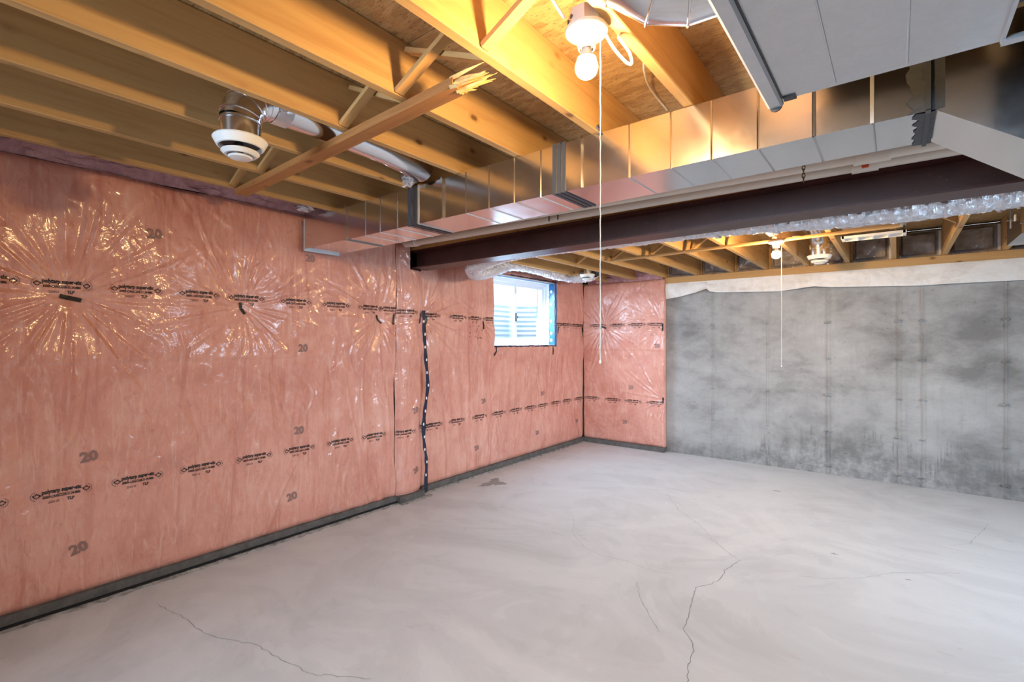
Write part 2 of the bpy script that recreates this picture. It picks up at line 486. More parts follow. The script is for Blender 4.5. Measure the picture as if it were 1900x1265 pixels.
cracks = [
    [(-3.149, 0.899), (-2.988, 0.924), (-2.832, 0.952), (-2.74, 0.935), (-2.634, 0.961), (-2.532, 0.986), (-2.453, 1.022), (-2.355, 1.072), (-2.244, 1.074), (-2.138, 1.094), (-2.039, 1.104), (-1.934, 1.13), (-1.82, 1.211), (-1.711, 1.267)],
    [(-1.689, 4.489), (-1.451, 4.117), (-1.187, 3.864), (-1.04, 3.654), (-0.92, 3.517), (-0.798, 3.405)],
    [(-0.798, 3.405), (-0.838, 3.203), (-0.831, 3.06), (-0.862, 2.954), (-0.911, 2.875), (-0.871, 2.686), (-0.85, 2.57), (-0.831, 2.433), (-0.794, 2.377), (-0.747, 2.334), (-0.729, 2.248), (-0.712, 2.145), (-0.685, 2.072), (-0.66, 1.9)],
    [(-2.043, 3.412), (-1.881, 3.118), (-1.691, 2.967), (-1.543, 2.921), (-1.382, 2.946), (-1.173, 2.921), (-0.959, 3.019)],
    [(-1.208, 2.722), (-1.082, 2.521), (-0.98, 2.405), (-0.89, 2.302)],
    [(-0.459, 3.411), (-0.34, 3.462), (-0.188, 3.59), (-0.1, 3.693), (-0.01, 3.816), (0.326, 4.062)],
    [(0.291, 4.557), (0.405, 4.692), (0.501, 5.052), (0.566, 5.311)]]
rg = random.Random(3)
for ci, c in enumerate(cracks):
    pts = []
    for a, b in zip(c[:-1], c[1:]):
        L = math.hypot(b[0] - a[0], b[1] - a[1]); m = max(2, int(L / 0.025))
        for k in range(m):
            t = k / m; pts.append((a[0] + (b[0] - a[0]) * t + rg.uniform(-.007, .007), a[1] + (b[1] - a[1]) * t + rg.uniform(-.007, .007)))
    mb = MB(); vs = []; fs = []
    wd = (0.0011, 0.0009, 0.0016, 0.0008, 0.0009, 0.0008, 0.0008)[ci]
    for i, p in enumerate(pts):
        q = pts[min(i + 1, len(pts) - 1)]; o_ = pts[max(i - 1, 0)]
        dx, dy = q[0] - o_[0], q[1] - o_[1]; l = math.hypot(dx, dy) or 1
        ww = wd * rg.uniform(0.5, 1.6)
        vs += [(p[0] - dy / l * ww, p[1] + dx / l * ww, 0.0006), (p[0] + dy / l * ww, p[1] - dx / l * ww, 0.0006)]
    fs = [(2 * i, 2 * i + 1, 2 * i + 3, 2 * i + 2) for i in range(len(pts) - 1)]
    mb.add(vs, fs); mb.build('crack', M['crack'], floor)
# dark scuffed patch on the floor near the pink wall
mb = MB(); vs = [(-3.18, 3.75, 0.0008)]; nn = 40
for k in range(nn):
    a = 2 * math.pi * k / nn; r = 0.11 * (1 + 0.35 * math.sin(3 * a + 1) + rg.uniform(-.25, .25))
    vs.append((-3.18 + r * 0.8 * math.cos(a), 3.75 + r * 1.2 * math.sin(a), 0.0008))
mb.add(vs, [(0, k + 1, (k + 1) % nn + 1) for k in range(nn)])
mb.build('stain', plain('floor_stain', (0.30, 0.285, 0.27), 0.9), floor)
for (sx, sy, sr) in ((-0.33, 3.9, .02), (0.62, 3.55, .02), (-0.1, 2.3, .05), (0.02, 2.36, .035), (-0.9, 5.2, .03), (0.05, 3.75, .012)):
    mb = MB(); vs = [(sx, sy, 0.0007)]
    for k in range(14):
        a = 2 * math.pi * k / 14; r = sr * rg.uniform(.4, 1.1); vs.append((sx + r * 1.4 * math.cos(a), sy + r * .6 * math.sin(a), 0.0007))
    mb.add(vs, [(0, k + 1, (k + 1) % 14 + 1) for k in range(14)])
    mb.build('stain', M['crack'], floor)

# left foundation wall, with the window opening
WY0, WY1, WZ0, WZ1 = 4.13, 5.37, 1.36, 2.17
lw = MB()
lw.box((XW - 0.2, YF, 0), (XW, WY0, ZC)); lw.box((XW - 0.2, WY1, 0), (XW, YB + 0.2, ZC))
lw.box((XW - 0.2, WY0, 0), (XW, WY1, WZ0)); lw.box((XW - 0.2, WY0, WZ1), (XW, WY1, ZC))
struct('wall_left', lw, M['conc'])

# back foundation wall: a relief mesh, ribs left by the forms, pits and tie marks
JX = [-1.764, -1.161, -0.579, 0.013, 0.197, 0.772, 1.37, 1.97]
x = np.linspace(-2.60, 1.3, 780); z = np.linspace(0.0, 2.14, 240)
X_, Z_ = np.meshgrid(x, z, indexing='ij')
H_ = 0.006 * fbm(X_ * 1.2, Z_ * 1.2, 3, 2) + 0.0020 * fbm(X_ * 14, Z_ * 14, 3, 7)
for j, jx in enumerate(JX):
    cx_ = jx + 0.004 * vn(Z_ * 7, Z_ * 0 + j, 12)
    amp = 0.014 + 0.012 * vn(Z_ * 9, Z_ * 0 + j * 3.3, 9)
    if j in (0, 1): amp = amp * 0.6
    H_ += amp * np.exp(-((X_ - cx_) / 0.0050) ** 4) - 0.003 * np.exp(-((X_ - cx_ - 0.016) / 0.008) ** 2)
pr = np.random.RandomState(11)
for k in range(520):
    px = pr.uniform(-2.3, 1.2); pz = pr.uniform(0.05, 2.05)
    dens = 0.12 + 0.88 * (px > -0.3) * (pz > 1.1) * (0.4 + 0.6 * (px > 0.0))
    if pr.rand() > dens: continue
    rx = pr.uniform(.006, .018); rz = pr.uniform(.004, .010)
    m = (abs(X_ - px) < 0.06) & (abs(Z_ - pz) < 0.06)
    ca, sa = math.cos(.5), math.sin(.5)
    dx = X_[m] - px; dz = Z_[m] - pz
    H_[m] -= pr.uniform(.006, .014) * np.exp(-((dx * ca + dz * sa) / rx) ** 2 - ((-dx * sa + dz * ca) / rz) ** 2)
nx, nz = len(x), len(z)
vs = np.stack([X_, YB - H_, Z_], -1).reshape(-1, 3)
idx = np.arange(nx * nz).reshape(nx, nz)
fs = np.stack([idx[:-1, :-1], idx[1:, :-1], idx[1:, 1:], idx[:-1, 1:]], -1).reshape(-1, 4)


def np_mesh(name, vs, fs, mat, parent=None, smooth=True, loc=None):
    L = np.array(WL[parent.name]) if parent else (np.array(loc) if loc is not None else np.zeros(3))
    me = bpy.data.meshes.new(name); me.from_pydata((vs - L).tolist(), [], fs.tolist() if hasattr(fs, 'tolist') else fs)
    me.materials.append(mat)
    if smooth: me.shade_smooth()
    o = bpy.data.objects.new(name, me); COL.objects.link(o)
    if parent: o.parent = parent
    else: o.location = L
    WL[o.name] = tuple(L)
    return o


wall_back = np_mesh('wall_back', vs, fs, M['conc']); wall_back['kind'] = 'structure'
wall_back['label'] = 'grey cast concrete foundation wall with form ribs and damp runs'
mb = MB(); mb.box((XW - 0.2, YB + 0.012, 0), (XR + 0.2, YB + 0.2, 2.14)); mb.box((1.3, YB - 0.005, 0), (XR + 0.2, YB + 0.012, 2.14))
mb.box((XW, YB - .002, 0), (-2.6, YB + 0.012, 2.14))
mb.build('wall_core', M['conc'], wall_back)
# form tie marks: lumps of mortar around broken tie ends
for j, jx in enumerate(JX[:6]):
    for k, tz in enumerate((1.617, 1.233, 0.846, 0.459, 0.09)):
        if j == 5 and k == 4: tz = 0.12
        q = random.Random(j * 10 + k); vs = []; fs = []
        R = q.uniform(.010, .016) * (0.7 if j < 2 else 1.1); n1, n2 = 8, 5
        for a in range(n2 + 1):
            ph = a / n2 * math.pi / 2
            for b in range(n1):
                th = 2 * math.pi * b / n1; rr = R * (1 + q.uniform(-.35, .45))
                vs.append((jx + q.uniform(-.001, .001) + rr * math.cos(ph) * math.cos(th) * 2.0, YB - 0.001 - rr * math.sin(ph) * 1.3, tz + rr * math.cos(ph) * math.sin(th) * 0.8))
        for a in range(n2):
            for b in range(n1): fs.append((a * n1 + b, a * n1 + (b + 1) % n1, (a + 1) * n1 + (b + 1) % n1, (a + 1) * n1 + b))
        mb = MB(); mb.add(vs, fs)
        mb.tube([(jx + q.uniform(-.03, .03), YB - 0.004, tz + q.uniform(-.008, .008)), (jx, YB - 0.016, tz)], 0.004, 6)
        mb.build('form_tie', M['conc'], wall_back, smooth=True)

# rim above the back wall (outer sheathing) and hidden walls
mb = MB(); mb.box((XW - 0.2, YB + 0.14, 2.14), (XR + 0.2, YB + 0.2, ZC)); struct('trim_1', mb, M['osb'], 'strand board rim above back wall')
mb = MB(); mb.box((XR, YF, 0), (XR + 0.15, 2.3, ZC)); mb.box((XR, 4.5, 0), (XR + 0.15, YB + .2, ZC)); mb.box((XR, 2.3, 2.2), (XR + .15, 4.5, ZC)); mb.box((XR, 2.3, 0), (XR + .15, 4.5, 1.25))
struct('wall_right', mb, M['conc'])
mb = MB(); mb.box((XW, YF - 0.15, 0), (-2.7, YF, ZC)); mb.box((-0.3, YF - .15, 0), (XR, YF, ZC)); mb.box((-2.7, YF - .15, 0), (-0.3, YF, 1.25)); mb.box((-2.7, YF - .15, 2.2), (-0.3, YF, ZC))
struct('wall_front', mb, M['conc'])
mb = MB(); mb.box((XR + .03, 2.3, 1.25), (XR + .06, 4.5, 2.2)); struct('fill_panel_right', mb, M['vinyl'])  # added opaque panel, out of view, backing the right fill light
mb = MB(); mb.box((-2.7, YF - .06, 1.25), (-0.3, YF - .03, 2.2)); struct('fill_panel_rear', mb, M['vinyl'])  # likewise an added panel behind the rear fill light

# floor deck above: strand board panels with open seams
ceil = MB(); ceil.box((XW - 0.2, YF - 0.2, ZC + 0.016), (XR + 0.2, YB + 0.2, ZC + 0.05)); ceiling = struct('ceiling', ceil, M['osb'], 'strand board floor deck seen from below')
ys = [YF - .2, -1.25, -0.03, 1.19, 2.41, 3.63, 4.85, YB + .14]
for i in range(len(ys) - 1):
    xs = [XW - .2, -2.4 + 1.2 * (i % 2), 0.05 + 1.2 * (i % 2) - 1.2 * (i % 2), 2.45, XR + .2] if i % 2 == 0 else [XW - .2, -1.2, 1.23, XR + .2]
    for a, b in zip(xs[:-1], xs[1:]):
        mb = MB(); mb.box((a + .002, ys[i] + .002, ZC), (b - .002, ys[i + 1] - .002, ZC + 0.015)); mb.build('deck_panel', M['osb'], ceiling)

# ------------------------------------------------------------------ poly-wrapped insulation


def folds(U, Z, centers, seed):
    H = np.zeros_like(U)
    for i, (cu, cz, amp, R) in enumerate(centers):
        du = U - cu; dz = Z - cz; r = np.sqrt(du ** 2 + dz ** 2) + 1e-4; th = np.arctan2(dz, du)
        rs = np.random.RandomState(seed + i)
        # individual pleats running out from the fastener, each with its own start, length and width
        n = rs.randint(30, 40)
        for k in range(n):
            a = (k + rs.uniform(-.45, .45)) * 2 * np.pi / n; L = R * rs.choice([.6, .9, 1.2, 1.6], p=[.3, .35, .25, .1]); r0 = rs.uniform(.03, .10) if rs.rand() < .6 else rs.uniform(.12, .28)
            bendk = rs.uniform(-.35, .35); dth = (th - a - bendk * r + np.pi) % (2 * np.pi) - np.pi
            wv = 0.0045 + 0.010 * np.clip(r / L, 0, 1.3)
            env = np.clip((r - r0) / .06, 0, 1) * np.exp(-(r / L) ** 3)
            H += amp * rs.uniform(.3, 1.0) * env * (np.exp(-(dth * r / wv) ** 2) - 0.45 * np.exp(-((dth * r - 1.9 * wv) / (1.5 * wv)) ** 2)) * (np.cos(dth) > 0)
        H -= 0.022 * np.exp(-r / 0.09) * (R / 0.4)
        H += 0.018 * np.exp(-((r - R * 0.85) / (R * 0.5)) ** 2) * (R / 0.4)
    return H


def creases(U, Z, rs, n, ur, zr, ang, Lr, amp):
    H = np.zeros_like(U)
    for k in range(n):
        cu, cz = rs.uniform(*ur), rs.uniform(*zr); a = ang + rs.normal(0, .16); L = rs.uniform(*Lr); ca, sa = math.cos(a), math.sin(a)
        d = (U - cu) * ca + (Z - cz) * sa; e = -(U - cu) * sa + (Z - cz) * ca
        e = e - rs.uniform(-.06, .06) * np.sin(d / L * 3) - rs.uniform(-.15, .15) * d * d
        wv = rs.uniform(.006, .018)
        H += amp * rs.uniform(.35, 1) * np.exp(-(e / wv) ** 2 - (d / L) ** 4) - amp * .4 * np.exp(-((e - 2 * wv) / (1.6 * wv)) ** 2 - (d / L) ** 4)
    return H


def blanket(name, axis, base, u0, u1, z0, z1, du, dz, centers, seed, label, hole=None, shape=None, drape=1.0):
    """axis 'x': surface at x=base(u)+h with u=y; axis 'y': surface at y=base-h with u=x"""
    nu = int((u1 - u0) / du) + 1; nz_ = int((z1 - z0) / dz) + 1
    u = np.linspace(u0, u1, nu); z = np.linspace(z0, z1, nz_); U, Z = np.meshgrid(u, z, indexing='ij')
    H = 0.016 * fbm(U * 1.6, Z * 1.6, 3, seed) + 0.0035 * fbm(U * 9, Z * 9, 3, seed + 5)
    H += folds(U, Z, centers, seed)
    # soft vertical drape of the wool below and above, warped
    wv = U * 8.5 + 2.2 * fbm(U * 1.3, Z * 1.6, 3, seed + 8)
    mk = np.clip(0.5 + 1.6 * fbm(U * 1.1, Z * 0.9, 2, seed + 9), 0, 1)
    H += drape * 0.0085 * np.sin(wv * 2 * np.pi / 1.6) * mk * np.clip((1.32 - Z) * 4, 0.15, 1)
    cr = fbm(U * 6 + Z * 4, Z * 2.5 - U * 1.5, 3, seed + 13)
    H += 0.0028 * np.exp(-np.abs(cr) * 16)
    rs = np.random.RandomState(seed + 70); W_ = u1 - u0
    H += drape * creases(U, Z, rs, int(9 * W_) + 2, (u0, u1), (.2, 1.2), math.pi / 2, (.12, .45), .0075)
    H += creases(U, Z, rs, int(3 * W_) + 1, (u0, u1), (1.45, 1.75), 0.0, (.1, .35), .004)
    H += creases(U, Z, rs, int(4 * W_) + 1, (u0, u1), (1.8, 2.25), math.pi / 2, (.08, .2), .006)
    # lap of the upper sheet over the lower
    zl = 1.30 + 0.006 * vn(U * 2.5, U * 0, seed + 2)
    H += 0.008 / (1 + np.exp(-(Z - zl) / 0.004)) - 0.004
    # level puckers just below the lap
    H += 0.0035 * np.exp(-np.abs(vn(U * 16, Z * 3, seed + 4)) * 7) * np.exp(-((Z - (zl - 0.04)) / 0.05) ** 2)
    # edges tuck back
    H -= 0.05 * np.exp(-(Z - z0) / 0.018) * 0.4 + 0.03 * np.exp(-(z1 - Z) / 0.02)
    if shape is not None: H += shape(U, Z)
    if axis == 'x': V = np.stack([base + H, U, Z], -1)
    else: V = np.stack([U, base - H, Z], -1)
    idx = np.arange(nu * nz_).reshape(nu, nz_)
    Q = np.stack([idx[:-1, :-1], idx[1:, :-1], idx[1:, 1:], idx[:-1, 1:]], -1)
    if axis == 'y': Q = Q[..., ::-1]
    keep = np.ones(Q.shape[:2], bool)
    if hole:
        uc = (u[:-1] + u[1:]) / 2; zc = (z[:-1] + z[1:]) / 2
        UC, ZC_ = np.meshgrid(uc, zc, indexing='ij')
        keep &= ~((UC > hole[0]) & (UC < hole[1]) & (ZC_ > hole[2]) & (ZC_ < hole[3]))
    fs = Q[keep]
    vs = V.reshape(-1, 3)
    # returns to the wall along the free edges
    depth = (XW + 0.003 - base) if axis == 'x' else 0.095
    extra = []; ef = []; n0 = len(vs)

    def ret(ids):
        nonlocal extra, ef
        s0 = n0 + len(extra)
        for i in ids:
            p = vs[i].copy()
            if axis == 'x': p[0] = base + depth
            else: p[1] = base + depth
            extra.append(p)
        for k in range(len(ids) - 1): ef.append((ids[k], ids[k + 1], s0 + k + 1, s0 + k))
    ret(list(idx[:, 0])); ret(list(idx[::-1, -1])); ret(list(idx[0, ::-1])); ret(list(idx[-1, :]))
    if hole:
        iu = np.where((uc > hole[0]) & (uc < hole[1]))[0]; iz = np.where((zc > hole[2]) & (zc < hole[3]))[0]
        a0, a1, b0, b1 = iu[0], iu[-1] + 1, iz[0], iz[-1] + 1
        ret(list(idx[a0:a1 + 1, b0])); ret(list(idx[a0:a1 + 1, b1])); ret(list(idx[a0, b0:b1 + 1])); ret(list(idx[a1, b0:b1 + 1]))
    vs = np.vstack([vs, np.array(extra)]); fl_ = fs.tolist() + ef
    mid = (base - 0.05, (u0 + u1) / 2, z0) if axis == 'x' else ((u0 + u1) / 2, base + .05, z0)
    o = np_mesh(name, vs, fl_, M['poly'], loc=mid); tag(o, label, 'insulation')

    def surf(uu, zz, off=0.0018):
        fu = np.clip((uu - u0) / (u1 - u0) * (nu - 1), 0, nu - 1.001); fz = np.clip((zz - z0) / (z1 - z0) * (nz_ - 1), 0, nz_ - 1.001)
        i = fu.astype(int); j = fz.astype(int); a = fu - i; b = fz - j
        h = H[i, j] * (1 - a) * (1 - b) + H[i + 1, j] * a * (1 - b) + H[i, j + 1] * (1 - a) * b + H[i + 1, j + 1] * a * b + off
        return np.stack([base + h, uu, zz], -1) if axis == 'x' else np.stack([uu, base - h, zz], -1)
    o_rng = (u0, u1)
    return o, surf, o_rng


def pil(U, Z):   # pilaster bulge between the two runs of the left wall
    return 0


near_c = [(0.59, 1.665, .011, .50), (1.476, 1.649, .0095, .42), (2.584, 1.612, .009, .40)]
B1, S1, R1 = blanket('insulation_blanket', 'x', -3.46, -0.45, 2.745, 0.058, 2.355, 0.0078, 0.0078,
                     near_c + [(1.05, 2.42, .005, .30)], 10, 'pink insulation under shiny poly sheet, long run nearest the camera')
B0, S0, R0 = blanket('insulation_blanket', 'x', -3.46, -2.58, -0.455, 0.058, 2.355, 0.02, 0.02, [(-0.9, 1.66, .010, .4)], 50, 'pink insulation run behind the camera, left wall')
B2, S2, R2 = blanket('insulation_blanket', 'x', -3.455, 2.752, 3.035, 0.058, 2.30, 0.009, 0.0115,
                     [(2.745, 1.61, .010, .30), (3.005, 1.62, .008, .25)], 20, hole=(2.868, 3.1, 2.058, 2.4), label='narrow pink insulation bulge over the pilaster below the beam end',
                     shape=lambda U, Z: 0.075 * np.sqrt(np.clip(1 - ((U - 2.90) / 0.152) ** 2, 0, 1)) - 0.03)
B3, S3, R3 = blanket('insulation_blanket', 'x', -3.505, 3.04, 6.095, 0.058, 2.27, 0.010, 0.010,
                     [(3.13, 1.625, .016, .42), (3.963, 1.609, .010, .30), (4.14, 1.34, .006, .2), (5.30, 1.32, .006, .2), (5.448, 1.572, .008, .25), (6.126, 1.577, .009, .35)],
                     30, 'pink insulation under poly sheet around the basement window', hole=(WY0, WY1, WZ0, WZ1))
B4, S4, R4 = blanket('insulation_blanket', 'y', 6.10, -3.49, -2.335, 0.058, 2.21, 0.010, 0.010,
                     [(-3.18, 1.602, .014, .42), (-2.33, 1.60, .011, .35), (-2.345, 0.665, .012, .42)], 40,
                     'pink insulation panel on the back wall left of the bare concrete', drape=0.4)

# pink wool roll crammed between the last joist and the wall above the near run
vs = []; fs = []; u = np.linspace(YF, 2.75, 260); t = np.linspace(0, 1, 26)
U, T = np.meshgrid(u, t, indexing='ij')
prof_x = -3.475 + 0.055 * np.sin(T * 3.0) + 0.10 * np.clip(T - 0.45, 0, 1) ** 1.0
prof_z = 2.357 + 0.15 * T
N_ = 0.040 * fbm(U * 5, T * 3, 4, 3) + 0.012 * fbm(U * 22, T * 12, 3, 5)
V = np.stack([prof_x + N_ * 0.9, U, prof_z + 0.6 * N_ * (T > 0.05)], -1)
idx = np.arange(V.shape[0] * V.shape[1]).reshape(V.shape[:2]); Q = np.stack([idx[:-1, :-1], idx[1:, :-1], idx[1:, 1:], idx[:-1, 1:]], -1).reshape(-1, 4)
o = np_mesh('insulation_roll', V.reshape(-1, 3), Q, M['wool'], loc=(-3.5, 0, 2.34)); tag(o, 'loose dark pink wool stuffed above the near insulation run', 'insulation')
# wool at the window corner under the joists
for (a, b, lab) in (((-3.50, 3.1), (-3.48, 6.1), 'loose pink wool stuffed above the basement window'), ((-3.45, 6.14), (-2.36, 6.16), 'loose pink wool stuffed above the corner panel')):
    u = np.linspace(0, 1, 160); U, T = np.meshgrid(u, t, indexing='ij'); L_ = math.hypot(b[0] - a[0], b[1] - a[1])
    N_ = 0.05 * fbm(U * L_ * 5, T * 3, 4, 13) + 0.012 * fbm(U * L_ * 22, T * 12, 3, 5)
    bul = 0.03 * np.sin(T * 3) + N_
    zz = (2.28 if a[1] < 6 else 2.215) + 0.22 * T
    if a[1] < 6: V = np.stack([a[0] + bul, a[1] + (b[1] - a[1]) * U, zz], -1)
    else: V = np.stack([a[0] + (b[0] - a[0]) * U, a[1] - bul, zz], -1)
    idx = np.arange(V.shape[0] * V.shape[1]).reshape(V.shape[:2]); Q = np.stack([idx[:-1, :-1], idx[1:, :-1], idx[1:, 1:], idx[:-1, 1:]], -1).reshape(-1, 4)
    o = np_mesh('insulation_roll', V.reshape(-1, 3), Q, M['wool'], loc=(a[0], a[1], 2.25)); tag(o, lab, 'insulation')


# ------------------------------------------------------------------ print on the poly sheet
def text_mesh(txt, size, bold=0.0, res=2):
    c = bpy.data.curves.new('t', 'FONT'); c.body = txt; c.size = size; c.offset = bold; c.resolution_u = res; c.align_x = 'LEFT'
    o = bpy.data.objects.new('t', c); COL.objects.link(o)
    dg = bpy.context.evaluated_depsgraph_get(); dg.update()
    me = o.evaluated_get(dg).to_mesh()
    v = np.array([tuple(p.co)[:2] for p in me.vertices]).reshape(-1, 2); f = [tuple(p.vertices) for p in me.polygons]
    bpy.data.objects.remove(o); bpy.data.curves.remove(c)
    return v, f


def subdiv_long(v, f): return v, f


def compose(items):
    V = []; Fc = []; n = 0
    for v, f in items: V.append(v); Fc += [tuple(i + n for i in q) for q in f]; n += len(v)
    return np.vstack(V), Fc


def place_txt(v, f, w_, x0, y0):
    w0 = v[:, 0].max() - v[:, 0].min(); s = w_ / w0
    q = v.copy(); q[:, 0] = (q[:, 0] - v[:, 0].min()) * s + x0; q[:, 1] = q[:, 1] + y0; return q, f


def leaf(cx, cy, s, side):
    """small maple-leaf emblem ringed by a broken arc"""
    out = [(0, 1), (.22, .62), (.42, .70), (.36, .25), (.62, .50), (.72, .34), (1, .36), (.84, .05), (.95, -.05), (.45, -.42), (.5, -.62), (.06, -.55), (.06, -1), (-.06, -1),
           (-.06, -.55), (-.5, -.62), (-.45, -.42), (-.95, -.05), (-.84, .05), (-1, .36), (-.72, .34), (-.62, .50), (-.36, .25), (-.42, .70), (-.22, .62)]
    inn = [(a * .62, b * .62 - .02) for a, b in out]; n = len(out)
    v = [(cx + a * s, cy + b * s) for a, b in out] + [(cx + a * s, cy + b * s) for a, b in inn]
    f = [(i, (i + 1) % n, (i + 1) % n + n, i + n) for i in range(n)]
    for k in range(9):
        a0 = math.pi / 2 + side * (math.pi * (0.08 + k * 0.1)); a1 = a0 + side * math.pi * 0.055
        b = len(v)
        for aa in (a0, a1):
            for rr in (1.25, 1.42): v.append((cx + s * rr * math.cos(aa), cy + s * rr * math.sin(aa)))
        f.append((b, b + 1, b + 3, b + 2))
    return np.array(v), f


t1 = text_mesh('polytarp super-six', .030, .0012); t2 = text_mesh('60009-CAN/CGSB-51.34-M86', .020, .0006); t3 = text_mesh('220317', .017); t4 = text_mesh('TLP', .022, .0008)
t5 = text_mesh('22011E', .017)


def stamp(up):
    a = place_txt(*t1, .158, -.079, .004); b = place_txt(*t2, .150, -.076, -.020)
    c = place_txt(*(t3 if up else t5), .044, -.055, -.047); d = place_txt(*t4, .030, .020, -.047)
    return compose([a, b, c, d, leaf(-.098, -.002, .017, 1), leaf(.098, -.002, .017, -1)])


ST_UP, ST_LO = stamp(True), stamp(False)
T20 = text_mesh('20', .075, .0035)


def print_on(o, surf, rng, cu, cz, st, mat, rot=0.0, sc=1.0, name='printed_text'):
    v, f = st; ca, sa = math.cos(rot), math.sin(rot)
    uu = cu + sc * (v[:, 0] * ca - v[:, 1] * sa); zz = cz + sc * (v[:, 0] * sa + v[:, 1] * ca)
    ok = (uu > rng[0]) & (uu < rng[1])
    if ok.all(): ff = f
    else: ff = [q for q in f if all(ok[i] for i in q)]
    if not ff: return
    P3 = surf(uu, zz, 0.0022)
    used = sorted({i for q in ff for i in q}); mp = {a: b for b, a in enumerate(used)}
    me_o = np_mesh(name, P3[used], [tuple(mp[i] for i in q) for q in ff], mat, parent=o, smooth=False)
    return me_o


up = [(-0.30), (0.02), 0.29, 0.572, 0.885, 1.205, 1.50, 1.84, 2.165, 2.49, 2.70]
for k, y in enumerate(up): print_on(B1, S1, R1, y, 1.725 - 0.018 * max(0, y) * 0.6, ST_UP, M['ink'])
for y in (2.83, 3.10): print_on(B2, S2, R2, y, 1.678, ST_UP, M['ink'])
for y in (3.10, 3.20, 3.55, 3.82, 5.62, 5.86, 6.04): print_on(B3, S3, R3, y, 1.668 - 0.011 * (y - 3), ST_UP, M['ink'])
print_on(B3, S3, (3.04, 4.12), 4.08, 1.66, ST_UP, M['ink'])
print_on(B3, S3, (5.39, 6.2), 5.44, 1.64, ST_UP, M['ink'])
for y in (0.0, 0.25, 0.57, 0.90, 1.23, 1.555, 1.88, 2.215, 2.53): print_on(B1, S1, R1, y, 0.625, ST_LO, M['ink'])
for y in (2.82,): print_on(B2, S2, R2, y, 0.612, ST_LO, M['ink'])
for y in (3.13, 3.25, 3.56, 3.90, 4.23, 4.54, 4.83, 5.10, 5.40, 5.68, 5.99): print_on(B3, S3, R3, y, 0.615, ST_LO, M['ink'])
for x_ in (-3.27, -2.97, -2.685, -2.43): print_on(B4, S4, R4, x_, 1.635, ST_UP, M['ink'])
for x_ in (-3.36, -3.045, -2.745, -2.44): print_on(B4, S4, R4, x_, 0.625, ST_LO, M['ink'])
T20c = (T20[0] - np.array([.045, .027]), T20[1])
for y, z_, r_ in ((0.976, 2.05, .05), (1.903, 1.37, 0), (0.686, 0.795, .1), (1.882, 0.765, 0), (0.644, 0.309, .25), (1.829, 0.291, .15), (1.96, 2.04, 0)):
    print_on(B1, S1, R1, y, z_, T20c, M['ink_faint'], r_, 1.0, 'printed_number')
for y, z_ in ((2.95, .26), (2.95, .80)): print_on(B2, S2, R2, y, z_, T20c, M['ink_faint'], .3, .9, 'printed_number')
for y, z_ in ((3.972, .778), (5.086, .767), (3.859, .292), (4.98, .288), (5.946, .312)): print_on(B3, S3, R3, y, z_, T20c, M['ink_faint'], .1, .9, 'printed_number')
for y, z_ in ((-2.768, .809), (-2.861, .341), (-2.407, 1.361)): print_on(B4, S4, R4, y, z_, T20c, M['ink_faint'], .1, .9, 'printed_number')


def strip_on(o, surf, pts, wd, mat, name, n=4, off=0.004, label=None):
    """tape ribbon following (u,z) points over the sheet"""
    P2 = [np.array(p[:2]) for p in spline([(a, b, 0) for a, b in pts], n)]; vs = []; fs = []
    for i, p in enumerate(P2):
        d = P2[min(i + 1, len(P2) - 1)] - P2[max(i - 1, 0)]; d = d / (np.linalg.norm(d) + 1e-9); nrm = np.array([-d[1], d[0]])
        ww = wd(i / (len(P2) - 1)) if callable(wd) else wd
        for s_ in (-1, -.33, .33, 1): vs.append(p + nrm * ww / 2 * s_)
    vs = np.array(vs); P3 = surf(vs[:, 0], vs[:, 1], off)
    for i in range(len(P2) - 1):
        for k in range(3): fs.append((i * 4 + k, i * 4 + k + 1, i * 4 + k + 5, i * 4 + k + 4))
    q = np_mesh(name, P3, fs, mat, parent=o, smooth=True)
    if label: q['label'] = label
    return q


def bit(o, s, cy, cz, ang, L=.085, wd=.022, bend=0.0):
    dx, dz = math.cos(ang) * L / 2, math.sin(ang) * L / 2
    strip_on(o, s, [(cy - dx, cz - dz), (cy + bend * dz, cz - bend * dx), (cy + dx, cz + dz)], wd, M['tape'], 'tape_patch')


bit(B1, S1, .605, 1.648, -.22, .088, .024)
bit(B1, S1, 1.476, 1.640, -1.2, .082, .020, .2)
bit(B1, S1, 2.584, 1.605, -.95, .085, .018, .2)
bit(B1, S1, 2.725, 1.605, 1.5, .085, .018)
bit(B2, S2, 2.99, 1.625, 1.3, .09, .018, .3)
bit(B3, S3, 3.152, 1.618, 1.45, .085, .018, .3)
bit(B3, S3, 3.965, 1.590, 1.5, .085, .018, .25)
bit(B3, S3, 5.448, 1.565, 1.4, .09, .016, .2)
bit(B3, S3, 6.08, 1.565, 1.5, .09, .014, .3); bit(B3, S3, 6.12, 1.565, 1.5, .09, .014, -.3)
bit(B3, S3, 4.15, 1.305, 1.2, .10, .020, .3); bit(B3, S3, 5.31, 1.295, 1.7, .10, .018, .3)
bit(B4, S4, -3.18, 1.605, -.35, .07, .022)
bit(B4, S4, -2.35, 1.595, 1.57, .09, .018); bit(B4, S4, -2.35, .662, 1.57, .07, .020)
# black sheathing tape running down the joint beside the pilaster
tp = [(3.045, 1.70), (3.05, 1.62), (3.053, 1.55), (3.062, 1.40), (3.075, 1.25), (3.092, 1.10), (3.098, 1.00), (3.085, 0.90), (3.060, 0.78), (3.047, 0.66), (3.046, 0.56), (3.06, 0.45), (3.075, 0.36), (3.082, .25), (3.075, .12), (3.072, .02)]


